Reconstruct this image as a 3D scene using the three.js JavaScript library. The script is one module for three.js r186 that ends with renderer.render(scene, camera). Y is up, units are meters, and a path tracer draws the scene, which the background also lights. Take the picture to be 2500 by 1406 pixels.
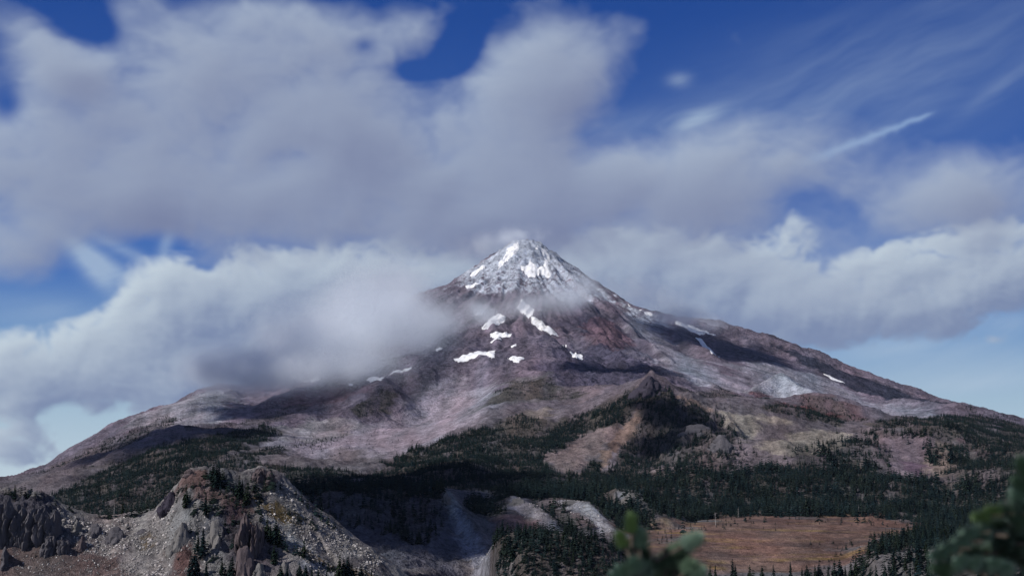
import * as THREE from 'three';
import { mergeGeometries } from 'three/addons/utils/BufferGeometryUtils.js';

// ---------------------------------------------------------------- camera
const FOCAL = 3434, CX = 1250, CY = 703, PITCH = Math.atan((1230 - 703) / 3434);   // lens in pixels of a 2500 x 1406 frame
const camera = new THREE.PerspectiveCamera(2 * Math.atan(703 / FOCAL) * 180 / Math.PI, 2500 / 1406, 0.1, 40000);
camera.position.set(0, 0, 0);
camera.rotation.set(PITCH, 0, 0);
camera.focus = 4000;
camera.userData.fStop = 3.6;
const scene = new THREE.Scene();
const renderer = new THREE.WebGLRenderer({ antialias: true });
renderer.toneMapping = THREE.LinearToneMapping;
renderer.toneMappingExposure = 1.0;
renderer.shadowMap.enabled = true;

// ---------------------------------------------------------------- small maths
const cosP = Math.cos(PITCH), sinP = Math.sin(PITCH);
const clamp = (x, a = 0, b = 1) => (x < a ? a : x > b ? b : x);
const mix = (a, b, t) => a + (b - a) * t;
const sstep = (a, b, x) => { const t = clamp((x - a) / (b - a)); return t * t * (3 - 2 * t); };
function rng(seed) { let s = seed | 0; return () => { s = (s + 0x6d2b79f5) | 0; let t = Math.imul(s ^ (s >>> 15), 1 | s); t = (t + Math.imul(t ^ (t >>> 7), 61 | t)) ^ t; return ((t ^ (t >>> 14)) >>> 0) / 4294967296; }; }
// direction of a frame pixel; at() is the world point on it, d metres out
function dirOf(px, py) { const u = (px - CX) / FOCAL, v = (CY - py) / FOCAL; return [u, sinP + v * cosP, -(cosP - v * sinP)]; }
function at(px, py, d) { const r = dirOf(px, py), t = d / -r[2]; return [r[0] * t, r[1] * t, -d]; }
// gradient noise
const PERM = new Uint8Array(512), GX = new Float32Array(256), GY = new Float32Array(256);
{ const r = rng(77); const p = [...Array(256).keys()]; for (let i = 255; i > 0; i--) { const j = Math.floor(r() * (i + 1)); [p[i], p[j]] = [p[j], p[i]]; }
  for (let i = 0; i < 512; i++) PERM[i] = p[i & 255];
  for (let i = 0; i < 256; i++) { const a = r() * 6.2831853; GX[i] = Math.cos(a); GY[i] = Math.sin(a); } }
function noise(x, y) {
  const ix = Math.floor(x), iy = Math.floor(y), fx = x - ix, fy = y - iy, X = ix & 255, Y = iy & 255;
  const u = fx * fx * fx * (fx * (fx * 6 - 15) + 10), v = fy * fy * fy * (fy * (fy * 6 - 15) + 10);
  const a = PERM[PERM[X] + Y], b = PERM[PERM[X + 1 & 255] + Y], c = PERM[PERM[X] + (Y + 1 & 255)], d = PERM[PERM[X + 1 & 255] + (Y + 1 & 255)];
  const n0 = GX[a] * fx + GY[a] * fy, n1 = GX[b] * (fx - 1) + GY[b] * fy, n2 = GX[c] * fx + GY[c] * (fy - 1), n3 = GX[d] * (fx - 1) + GY[d] * (fy - 1);
  return (n0 + (n1 - n0) * u + (n2 - n0) * v + (n0 - n1 - n2 + n3) * u * v) * 1.42;
}
function fbm(x, y, oct = 5, gain = 0.5) { let s = 0, a = 1, w = 0; for (let i = 0; i < oct; i++) { s += a * noise(x, y); w += a; a *= gain; const t = x; x = 1.62 * x - 1.18 * y + 17.3; y = 1.18 * t + 1.62 * y - 9.1; } return s / w * 1.6; }
function ridged(x, y, oct = 4, gain = 0.5) { let s = 0, a = 1, w = 0; for (let i = 0; i < oct; i++) { s += a * (1 - 2 * Math.abs(noise(x, y))); w += a; a *= gain; const t = x; x = 1.62 * x - 1.18 * y + 31.7; y = 1.18 * t + 1.62 * y + 5.3; } return s / w; }
const lin = (c) => (c /= 255, c <= 0.04045 ? c / 12.92 : Math.pow((c + 0.055) / 1.055, 2.4));
const rgb = (r, g, b) => [lin(r), lin(g), lin(b)];

// ---------------------------------------------------------------- sky: air and clouds by azimuth and elevation
const DEG = 180 / Math.PI;
const toAE = (px, py) => { const r = dirOf(px, py); return [Math.atan2(r[0], -r[2]) * DEG, Math.atan2(r[1], Math.hypot(r[0], r[2])) * DEG]; };
const PPD = 60;   // frame pixels per degree, for blob sizes
const AIR = [[-5, 186, 204, 216], [1, 190, 208, 219], [4, 160, 187, 208], [6.5, 112, 150, 196], [9, 72, 114, 182], [12.5, 58, 96, 168], [19.5, 32, 72, 146], [26, 24, 60, 128], [50, 18, 48, 112], [90, 16, 42, 104]].map(([e, r, g, b]) => [e, ...rgb(r, g, b)]);
function air(el) { let i = 0; while (i < AIR.length - 2 && el > AIR[i + 1][0]) i++; const A = AIR[i], B = AIR[i + 1], t = clamp((el - A[0]) / (B[0] - A[0])); return [mix(A[1], B[1], t), mix(A[2], B[2], t), mix(A[3], B[3], t)]; }
// blob: [px, py, rx, ry, turn in degrees, weight]
const blobs = (list) => list.map(([px, py, rx, ry, turn = 0, w = 1]) => { const [a, e] = toAE(px, py), t = turn / DEG; return [a, e, rx / PPD, ry / PPD, Math.cos(t), Math.sin(t), w]; });
function field(list, az, el) { let s = 0; for (const [a, e, rx, ry, c, n, w] of list) { const dx = az - a, dy = el - e, x = (dx * c + dy * n) / rx, y = (-dx * n + dy * c) / ry, q = x * x + y * y; if (q < 6) s += w * Math.exp(-q * 1.1); } return s; }
// the broad soft deck overhead
const DECK = blobs([[560, 360, 470, 190], [980, 300, 330, 190], [1330, 190, 150, 120, 30], [1290, 380, 170, 190], [200, 500, 330, 120], [800, 520, 520, 110], [1220, 520, 300, 90],
  [110, 120, 170, 60, -35, 1.1], [190, 170, 80, 50], [60, 610, 90, 60], [450, 190, 200, 120, 0, 0.7], [820, 80, 260, 70, 0, 0.75], [650, 40, 120, 40, 0, 0.4], [1010, 70, 80, 50, 0, .5],
  [1560, 430, 170, 90, 10, 0.85], [1880, 380, 200, 90, 5, 0.85], [1700, 500, 330, 90, 0, 1], [1560, 600, 330, 70, 0, 0.75], [2400, 440, 170, 90, 0, .8], [2240, 560, 200, 80, 0, .3], [2100, 700, 300, 90, 0, .35], [2330, 500, 150, 40, 0, 0.35],
  [300, 30, 90, 60, 40, .35], [40, 320, 90, 90, 0, .45], [890, 110, 40, 26, 0, -0.7], [1005, 175, 55, 34, 0, -0.95], [1110, 130, 70, 60, 40, -1.1], [250, 75, 90, 60, 0, -0.45], [1420, 330, 60, 60, 0, -.4], [20, 270, 40, 50, 0, -.4], [1940, 480, 60, 60, 0, -.35],
  [330, 620, 130, 40, 0, -.5], [430, 590, 100, 40, 0, -.5]]);
// heaped clouds low behind the mountain
const HEAP = blobs([[740, 700, 240, 100], [450, 720, 120, 90], [350, 800, 150, 100], [620, 830, 330, 110], [170, 880, 200, 90], [40, 960, 130, 80], [70, 1090, 110, 50], [420, 980, 110, 50, 0, .8], [900, 760, 260, 130], [240, 960, 60, 60, 0, .5], [560, 940, 160, 50, 0, .8],
  [1600, 650, 210, 90], [1760, 690, 230, 80], [1920, 560, 80, 70, 0, .4], [2310, 610, 150, 55, 8, .62], [2440, 590, 110, 70, 0, .62], [2170, 650, 110, 50, 0, .5], [2400, 690, 150, 60, 0, .55], [2230, 730, 200, 60, 0, .5], [2050, 640, 120, 60, 0, .3], [2060, 720, 180, 60, 0, .7], [1830, 770, 150, 50, 0, .8], [2260, 780, 170, 50, 0, .7], [1470, 640, 130, 80, 0, .5], [1900, 830, 160, 40, 0, .45], [2480, 680, 120, 60, 0, .8], [2420, 830, 60, 14, 0, .5], [2180, 770, 240, 50, 0, .45], [1980, 790, 230, 50, 0, .4], [1720, 750, 260, 80, 0, .9], [1500, 700, 200, 90, 0, .8], [1100, 700, 160, 120, 0, .8], [1200, 640, 120, 50, 0, .7],
  [160, 720, 140, 70, 0, -.7], [2040, 620, 70, 40, 20, -.4], [2440, 770, 80, 20, 0, -.25], [150, 1010, 60, 50, 0, -.4], [190, 1090, 60, 50, 0, -.35], [500, 655, 40, 30, 0, -.7]]);
const CIRRUS = blobs([[250, 640, 190, 22, -32, .8], [230, 660, 110, 26, -45, .9], [400, 610, 80, 16, 75, .6], [300, 610, 140, 16, -25, .5], [1700, 290, 60, 20, 20, .6], [1660, 195, 30, 18, 0, .5], [1600, 300, 200, 40, 8, .25], [2000, 230, 420, 160, 18, .24], [2300, 150, 400, 160, 20, .15], [2300, 600, 300, 60, 10, .3], [2450, 210, 120, 20, 32, .35], [100, 760, 160, 40, 0, .3], [2350, 900, 260, 60, 0, .5], [2150, 850, 260, 30, 3, .5], [2420, 780, 160, 30, -4, .5], [2300, 940, 300, 24, 2, .4], [2050, 800, 200, 30, 0, .4], [1340, 640, 90, 50, 0, .8], [1250, 610, 120, 50, 0, .4]]);
const TRAIL = [toAE(1890, 425), toAE(2295, 268)];
// how much water the air holds in a direction: heaped cloud and the soft deck
function water(az, el) {
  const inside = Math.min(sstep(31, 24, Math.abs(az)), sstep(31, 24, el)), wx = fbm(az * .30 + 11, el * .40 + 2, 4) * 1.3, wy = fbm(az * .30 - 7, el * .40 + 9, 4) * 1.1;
  const billow = fbm((az + wx) * .36, (el + wy) * .55, 6, .58), knobs = 1 - 2 * Math.abs(noise((az + wx * .6) * .9 + 9, (el + wy * .6) * 1.2)), small = 1 - 2 * Math.abs(noise((az + wx * .4) * 2.3, (el + wy * .4) * 2.9 + 5));
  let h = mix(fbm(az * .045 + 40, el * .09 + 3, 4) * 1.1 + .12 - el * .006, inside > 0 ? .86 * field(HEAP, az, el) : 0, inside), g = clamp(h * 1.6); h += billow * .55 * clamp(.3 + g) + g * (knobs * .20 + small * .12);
  h = (h - .28) * (1 + .8 * g * fbm((az + wx * .5) * 1.1 + 60, (el + wy * .5) * 1.4, 4, .6));
  const soft = fbm((az + wx * .7) * .15 + 5, (el + wy * .7) * .24 - 8, 5, .55), fine = fbm((az + wx * .5) * .5 - 3, (el + wy * .5) * .7 + 6, 5, .58);
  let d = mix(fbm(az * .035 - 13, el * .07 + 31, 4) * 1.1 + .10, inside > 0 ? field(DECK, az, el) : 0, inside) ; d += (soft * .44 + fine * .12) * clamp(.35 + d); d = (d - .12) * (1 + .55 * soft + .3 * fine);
  return [Math.max(0, h), Math.max(0, d)];
}
// a table of that water over part of the sky, and the sunlight that is left after the way through it (the sun stands up and to the left)
function cloudTable(a0, a1, e0, e1, step) {
  const nx = Math.round((a1 - a0) / step) + 1, ny = Math.round((e1 - e0) / step) + 1, H = new Float32Array(nx * ny), D = new Float32Array(nx * ny), LH = new Float32Array(nx * ny), LD = new Float32Array(nx * ny);
  for (let j = 0; j < ny; j++) for (let i = 0; i < nx; i++) { const [h, d] = water(a0 + i * step, e0 + j * step); H[j * nx + i] = h; D[j * nx + i] = d; }
  for (let j = 0; j < ny; j++) for (let i = 0; i < nx; i++) {
    let sh = 0, sd = 0;
    for (const [cx, cy] of [[.66, .75], [.45, .89], [.84, .54], [.2, .98], [.95, .3]]) for (let k = 0, t = .12; k < 10; k++, t *= 1.42) { const x = clamp(Math.round(i - t * cx / step), 0, nx - 1), y = clamp(Math.round(j + t * cy / step), 0, ny - 1), o = y * nx + x, w = Math.pow(t, .45) * .08; sh += H[o] * w; sd += D[o] * w; }
    // the side of each swelling that faces the sun takes more of it
    const q0 = Math.max(1, Math.round(.5 / step)), at2 = (A, x, y) => Math.sqrt(A[clamp(y, 0, ny - 1) * nx + clamp(x, 0, nx - 1)]), face = (A, k, q = q0) => { const gx = (at2(A, i + q, j) - at2(A, i - q, j)) * k, gy = (at2(A, i, j + q) - at2(A, i, j - q)) * k; return clamp((gx * .60 - gy * .64 + .48) / Math.sqrt(1 + gx * gx + gy * gy) * -1 + .96, -.6, 1.4); };
    const fh = 1 - (.45 * face(H, 1.5) + .40 * face(H, 1.3, q0 * 2) + .15 * face(H, 1.6, Math.ceil(q0 / 3))), fd = 1 - .5 * (face(D, .7, q0 * 2) + face(D, .9));
    LH[j * nx + i] = clamp((Math.exp(-sh * .62) * .75 + Math.exp(-sh * .14) * .25) * .85 + fh * .40 - .10); LD[j * nx + i] = clamp(Math.exp(-sd * .24) * .85 + fd * .34 - .04);
  }
  return (az, el) => { const x = clamp((az - a0) / step, 0, nx - 1.001), y = clamp((el - e0) / step, 0, ny - 1.001), i = x | 0, j = y | 0, u = x - i, v = y - j, o = j * nx + i, g = (A) => mix(mix(A[o], A[o + 1], u), mix(A[o + nx], A[o + nx + 1], u), v); return [g(H), g(D), g(LH), g(LD)]; };
}
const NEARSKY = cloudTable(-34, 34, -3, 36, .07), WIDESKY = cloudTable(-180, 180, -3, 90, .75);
const SKYLIT = rgb(124, 139, 172), SUNLIT = rgb(196, 209, 220), DECKSKY = rgb(112, 121, 156), DECKSUN = rgb(170, 183, 203);
function skyColor(az, el) {
  const inside = Math.min(sstep(31, 24, Math.abs(az)), sstep(31, 24, el));
  let c = air(el);
  const put = (r, g, b, a) => { c = [mix(c[0], r, a), mix(c[1], g, a), mix(c[2], b, a)]; };
  // ice cloud, drawn out to long strands
  const sx = az * 0.94 + el * 0.34, sy = -az * 0.34 + el * 0.94, strand = fbm(sx * 0.12 + 3, sy * .8 + .35 * fbm(az * .2, el * .2, 3), 5, .62);
  let ci = field(CIRRUS, az, el) * (0.72 + 0.55 * strand) * inside + (1 - inside) * 0.22 * sstep(-0.2, .8, strand) * sstep(60, 15, el);
  put(...rgb(176, 196, 216), clamp(ci, 0, 0.85) * .8);
  // condensation trail
  { const [[a0, e0], [a1, e1]] = TRAIL, dx = a1 - a0, dy = e1 - e0, L = Math.hypot(dx, dy), t = ((az - a0) * dx + (el - e0) * dy) / (L * L), off = ((az - a0) * -dy + (el - e0) * dx) / L + 0.05 * fbm(az * 2, el * 2, 3);
    if (t > -.1 && t < 1) { const w = mix(.26, .07, t) * (1 + .4 * fbm(az * 1.5, el * 1.5 + 4, 3)); put(...rgb(140, 168, 208), Math.exp(-off * off / (w * w)) * sstep(-.1, .45, t) * sstep(1, .9, t) * .75); } }
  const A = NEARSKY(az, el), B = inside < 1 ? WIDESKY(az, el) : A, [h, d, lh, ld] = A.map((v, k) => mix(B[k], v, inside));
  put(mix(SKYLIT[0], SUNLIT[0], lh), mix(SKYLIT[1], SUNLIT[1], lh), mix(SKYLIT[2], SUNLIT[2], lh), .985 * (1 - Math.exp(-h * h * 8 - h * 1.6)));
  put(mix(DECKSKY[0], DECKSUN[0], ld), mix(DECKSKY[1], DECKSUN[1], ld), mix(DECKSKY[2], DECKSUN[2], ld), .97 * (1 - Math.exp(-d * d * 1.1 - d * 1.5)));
  return c;
}
{
  const W = 4096, H = 4096, data = new Float32Array(W * H * 4);
  // fine where the clouds show detail, every sixteenth direction elsewhere
  const AZ = (col) => ((col + .5) / W - .5) * 360, EL = (row) => ((row + .5) / H - .5) * 180;
  const cell = (row, col) => { let az = AZ(col) + 90; if (az > 180) az -= 360; return skyColor(az, EL(row)); };   // the middle column looks along +x, the camera along -z
  const set = (row, col, c) => { const o = (row * W + col) * 4; data[o] = c[0]; data[o + 1] = c[1]; data[o + 2] = c[2]; data[o + 3] = 1; };
  const low = rgb(120, 128, 138);
  const S = 16, cs = W / S, coarse = [];
  for (let r = 0; r <= H / S; r++) { coarse.push([]); for (let c = 0; c < cs; c++) coarse[r].push(EL(r * S) > -1 ? cell(Math.min(r * S, H - 1), c * S) : low); }
  for (let row = 0; row < H; row++) {
    const el = EL(row);
    for (let col = 0; col < W; col++) {
      let az = AZ(col) + 90; if (az > 180) az -= 360;
      if (el < 0) { set(row, col, low); continue; }
      if (Math.abs(az) < 27 && el < 26) { set(row, col, cell(row, col)); continue; }
      const r = row / S, c = col / S, r0 = Math.floor(r), c0 = Math.floor(c), fr = r - r0, fc = c - c0, A = coarse[r0][c0], B = coarse[r0][(c0 + 1) % cs], C = coarse[r0 + 1][c0], D = coarse[r0 + 1][(c0 + 1) % cs];
      set(row, col, [0, 1, 2].map((k) => mix(mix(A[k], B[k], fc), mix(C[k], D[k], fc), fr)));
    }
  }
  const tex = new THREE.DataTexture(data, W, H, THREE.RGBAFormat, THREE.FloatType);
  tex.mapping = THREE.EquirectangularReflectionMapping; tex.colorSpace = THREE.LinearSRGBColorSpace; tex.magFilter = THREE.LinearFilter; tex.needsUpdate = true;
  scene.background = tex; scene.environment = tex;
}
// ---------------------------------------------------------------- sun: high on the left
const SUN = new THREE.Vector3(-0.64, 0.64, 0.34).normalize();
const sun = new THREE.DirectionalLight(new THREE.Color(1, 0.96, 0.91), 4.7);
sun.name = 'sun'; sun.position.copy(SUN).multiplyScalar(9000).add(new THREE.Vector3(0, 0, -4500)); sun.target.position.set(0, 0, -4500);
sun.castShadow = true; sun.shadow.mapSize.set(4096, 4096);
Object.assign(sun.shadow.camera, { left: -6000, right: 6000, top: 5000, bottom: -5000, near: 10, far: 20000 });
scene.add(sun, sun.target);

// ---------------------------------------------------------------- the land: one height field over bearing (a = x / d) and depth (d = -z)
// Feature lines from front to back: [px, py, d] points a viewer sees on them; each becomes a line of real ground points.
const LINES = [
  [[-350, 1440, 985], [0, 1440, 985], [400, 1440, 985], [700, 1440, 990], [850, 1440, 1040], [950, 1440, 1150], [1010, 1440, 1420], [1080, 1440, 1600], [1175, 1450, 1640], [1215, 1450, 1390], [1300, 1440, 1330], [1500, 1440, 1350], [1700, 1430, 1480], [2000, 1430, 1480], [2250, 1440, 1350], [2500, 1450, 1300], [2850, 1450, 1300]],
  [[-350, 1190, 1130], [0, 1197, 1120], [60, 1203, 1118], [110, 1214, 1118], [150, 1236, 1120], [200, 1254, 1125], [260, 1262, 1128], [320, 1256, 1127], [370, 1244, 1122], [405, 1226, 1116], [430, 1190, 1110], [452, 1160, 1106], [490, 1150, 1105], [540, 1150, 1105], [590, 1156, 1108], [625, 1150, 1112], [660, 1152, 1114], [700, 1178, 1118], [740, 1216, 1118], [790, 1275, 1115], [850, 1312, 1110], [920, 1352, 1110], [970, 1398, 1160], [1020, 1412, 1470], [1100, 1400, 1680], [1170, 1385, 1710], [1198, 1345, 1500], [1218, 1312, 1470], [1260, 1298, 1470], [1330, 1294, 1480], [1420, 1302, 1490], [1500, 1327, 1500], [1600, 1372, 1560], [1800, 1388, 1600], [2050, 1384, 1600], [2150, 1360, 1500], [2300, 1340, 1480], [2500, 1330, 1480], [2850, 1330, 1480]],
  [[-350, 1573, 1400], [0, 1573, 1400], [400, 1573, 1400], [700, 1560, 1400], [800, 1510, 1420], [900, 1440, 1480], [980, 1400, 1560], [1040, 1378, 1680], [1100, 1355, 1770], [1165, 1345, 1800], [1200, 1370, 1790], [1260, 1400, 1760], [1400, 1400, 1760], [1500, 1370, 1760], [1600, 1328, 1800], [1800, 1322, 1900], [2050, 1322, 1900], [2150, 1322, 1850], [2300, 1325, 1800], [2500, 1320, 1800], [2850, 1320, 1800]],
  [[-350, 1300, 2300], [0, 1300, 2300], [300, 1290, 2300], [600, 1240, 2200], [700, 1206, 2100], [800, 1200, 2080], [900, 1203, 2060], [1000, 1210, 2040], [1070, 1209, 2020], [1105, 1228, 2000], [1150, 1272, 1980], [1190, 1262, 2080], [1240, 1230, 2150], [1300, 1240, 2150], [1350, 1230, 2200], [1430, 1230, 2200], [1480, 1245, 2220], [1530, 1242, 2300], [1600, 1272, 2380], [1700, 1262, 2420], [1850, 1256, 2450], [2000, 1256, 2450], [2150, 1258, 2450], [2240, 1266, 2400], [2350, 1278, 2350], [2500, 1278, 2350], [2850, 1278, 2350]],
  [[-350, 1270, 2700], [0, 1262, 2700], [200, 1258, 2700], [350, 1240, 2700], [500, 1216, 2700], [700, 1196, 2600], [850, 1192, 2600], [950, 1192, 2600], [1100, 1188, 2600], [1250, 1200, 2600], [1400, 1196, 2650], [1600, 1202, 2750], [1800, 1200, 2800], [2000, 1200, 2800], [2300, 1200, 2800], [2500, 1190, 2700], [2850, 1190, 2700]],
  [[-350, 1230, 3300], [0, 1215, 3300], [150, 1195, 3300], [300, 1165, 3300], [500, 1124, 3300], [700, 1142, 3250], [850, 1152, 3200], [950, 1144, 3250], [1050, 1124, 3300], [1200, 1104, 3300], [1400, 1112, 3250], [1500, 1122, 3200], [1600, 1135, 3150], [1700, 1125, 3100], [1800, 1118, 3100], [1950, 1122, 3100], [2100, 1132, 3100], [2200, 1142, 3100], [2400, 1135, 3100], [2500, 1125, 3100], [2850, 1135, 3100]],
  [[-350, 1195, 3900], [0, 1190, 3900], [100, 1170, 3900], [250, 1120, 3900], [450, 1072, 3900], [650, 1074, 4000], [800, 1088, 3950], [900, 1088, 3900], [1000, 1074, 3900], [1100, 1048, 3900], [1200, 1014, 3900], [1300, 1008, 3900], [1400, 1004, 3850], [1500, 972, 3800], [1560, 952, 3780], [1600, 948, 3780], [1650, 968, 3750], [1740, 1006, 3650], [1850, 1012, 3650], [1950, 1036, 3650], [2080, 1056, 3650], [2200, 1062, 3650], [2350, 1066, 3650], [2420, 1090, 3600], [2500, 1104, 3600], [2850, 1130, 3600]],
  [[-350, 1195, 4500], [0, 1188, 4500], [60, 1172, 4500], [200, 1112, 4550], [400, 1044, 4650], [550, 1034, 4700], [700, 1032, 4700], [850, 1034, 4650], [950, 1034, 4600], [1050, 1014, 4600], [1150, 978, 4600], [1250, 944, 4600], [1350, 948, 4550], [1450, 952, 4500], [1550, 950, 4400], [1650, 964, 4350], [1750, 988, 4300], [1850, 988, 4350], [1950, 990, 4400], [2050, 1012, 4400], [2150, 1027, 4400], [2300, 1034, 4500], [2500, 1068, 4500], [2850, 1140, 4500]],
  [[-350, 1260, 5300], [-100, 1240, 5200], [0, 1210, 5000], [60, 1180, 5000], [150, 1112, 5000], [250, 1060, 5100], [400, 1002, 5300], [540, 958, 5500], [620, 968, 5550], [720, 966, 5500], [820, 938, 5400], [900, 932, 5300], [1000, 917, 5300], [1100, 902, 5300], [1200, 892, 5300], [1300, 882, 5300], [1400, 887, 5200], [1500, 892, 5200], [1600, 907, 5200], [1700, 922, 5200], [1850, 946, 5300], [2000, 986, 5300], [2150, 1011, 5300], [2300, 1004, 5400], [2400, 1018, 5400], [2500, 1038, 5300], [2850, 1120, 5300]],
  [[-350, 1320, 6200], [0, 1290, 6200], [200, 1160, 6100], [400, 1050, 6100], [540, 985, 6100], [700, 932, 6100], [850, 892, 6150], [1000, 852, 6200], [1100, 832, 6200], [1200, 817, 6200], [1300, 812, 6200], [1400, 817, 6200], [1500, 837, 6100], [1600, 857, 6100], [1700, 867, 6200], [1850, 902, 6200], [2000, 947, 6200], [2150, 985, 6100], [2300, 1001, 6000], [2400, 1026, 6000], [2500, 1052, 6000], [2850, 1150, 6000]],
  [[-350, 1340, 6900], [300, 1180, 6900], [540, 1020, 6900], [700, 925, 6900], [850, 838, 6900], [950, 782, 6950], [1050, 742, 6950], [1150, 712, 6950], [1250, 702, 6950], [1350, 707, 6950], [1450, 732, 6950], [1550, 777, 6950], [1650, 804, 6900], [1750, 832, 6900], [1850, 857, 6900], [2000, 905, 6800], [2150, 960, 6700], [2300, 1005, 6600], [2500, 1065, 6600], [2850, 1170, 6600]],
  [[-350, 1340, 7500], [300, 1190, 7500], [540, 1030, 7500], [700, 945, 7500], [850, 840, 7500], [1000, 745, 7500], [1085, 712, 7500], [1120, 690, 7500], [1160, 668, 7500], [1200, 642, 7500], [1235, 616, 7500], [1265, 597, 7500], [1298, 596, 7500], [1340, 618, 7500], [1380, 650, 7500], [1430, 688, 7500], [1500, 730, 7500], [1580, 768, 7500], [1660, 790, 7500], [1750, 804, 7500], [1850, 834, 7500], [1900, 849, 7500], [2000, 882, 7500], [2100, 921, 7500], [2200, 956, 7500], [2300, 987, 7450], [2400, 1016, 7400], [2500, 1046, 7300], [2850, 1170, 7200]],
].map((line) => line.map(([px, py, d]) => { const p = at(px, py, d); return [p[0] / d, d, p[1]]; }));
LINES.unshift([[-.6, 520, -185], [.6, 520, -185]]); LINES.unshift([[-.6, 60, -34], [.6, 60, -34]]); LINES.unshift([[-.6, 2.2, -1.75], [.6, 2.2, -1.75]]);
LINES.push(LINES[LINES.length - 1].map(([a, d, y]) => [a, 8500, y - 620 - Math.max(0, y) * .15]));
LINES.push([[-.6, 16000, -300], [.6, 16000, -300]]);
function along(line, a) {   // monotone-ish cubic through the line's points
  const n = line.length; if (a <= line[0][0]) return [line[0][1], line[0][2]]; if (a >= line[n - 1][0]) return [line[n - 1][1], line[n - 1][2]];
  let i = 0; while (a > line[i + 1][0]) i++;
  const P = line[i], Q = line[i + 1], h = Q[0] - P[0], t = (a - P[0]) / h, out = [];
  for (const k of [1, 2]) {
    const s = (Q[k] - P[k]) / h, s0 = i ? (P[k] - line[i - 1][k]) / (P[0] - line[i - 1][0]) : s, s1 = i < n - 2 ? (line[i + 2][k] - Q[k]) / (line[i + 2][0] - Q[0]) : s;
    const m0 = s0 * s > 0 ? 2 * s0 * s / (s0 + s) : 0, m1 = s1 * s > 0 ? 2 * s1 * s / (s1 + s) : 0, t2 = t * t, t3 = t2 * t;
    out.push((2 * t3 - 3 * t2 + 1) * P[k] + (t3 - 2 * t2 + t) * h * m0 + (-2 * t3 + 3 * t2) * Q[k] + (t3 - t2) * h * m1);
  }
  return out;
}
// rows of the grid: metres apart where the land is near or steep, wider where it is hidden
const ROWD = [];
for (const [to, n] of [[2.2, 0], [60, 14], [520, 16], [960, 16], [1160, 170], [1420, 46], [1700, 80], [2120, 120], [2700, 90], [3950, 190], [5600, 170], [6300, 64], [7000, 84], [7560, 100], [8500, 20], [16000, 8]]) {
  const from = ROWD.length ? ROWD[ROWD.length - 1] : 2.2; if (!n) { ROWD.push(2.2); continue; }
  for (let i = 1; i <= n; i++) ROWD.push(from + (to - from) * i / n);
}
const NR = ROWD.length, NC = 800, A0 = -.45, A1 = .45, COLA = Float64Array.from({ length: NC }, (_, i) => mix(A0, A1, i / (NC - 1)));
const Hgt = new Float32Array(NR * NC);
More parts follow.
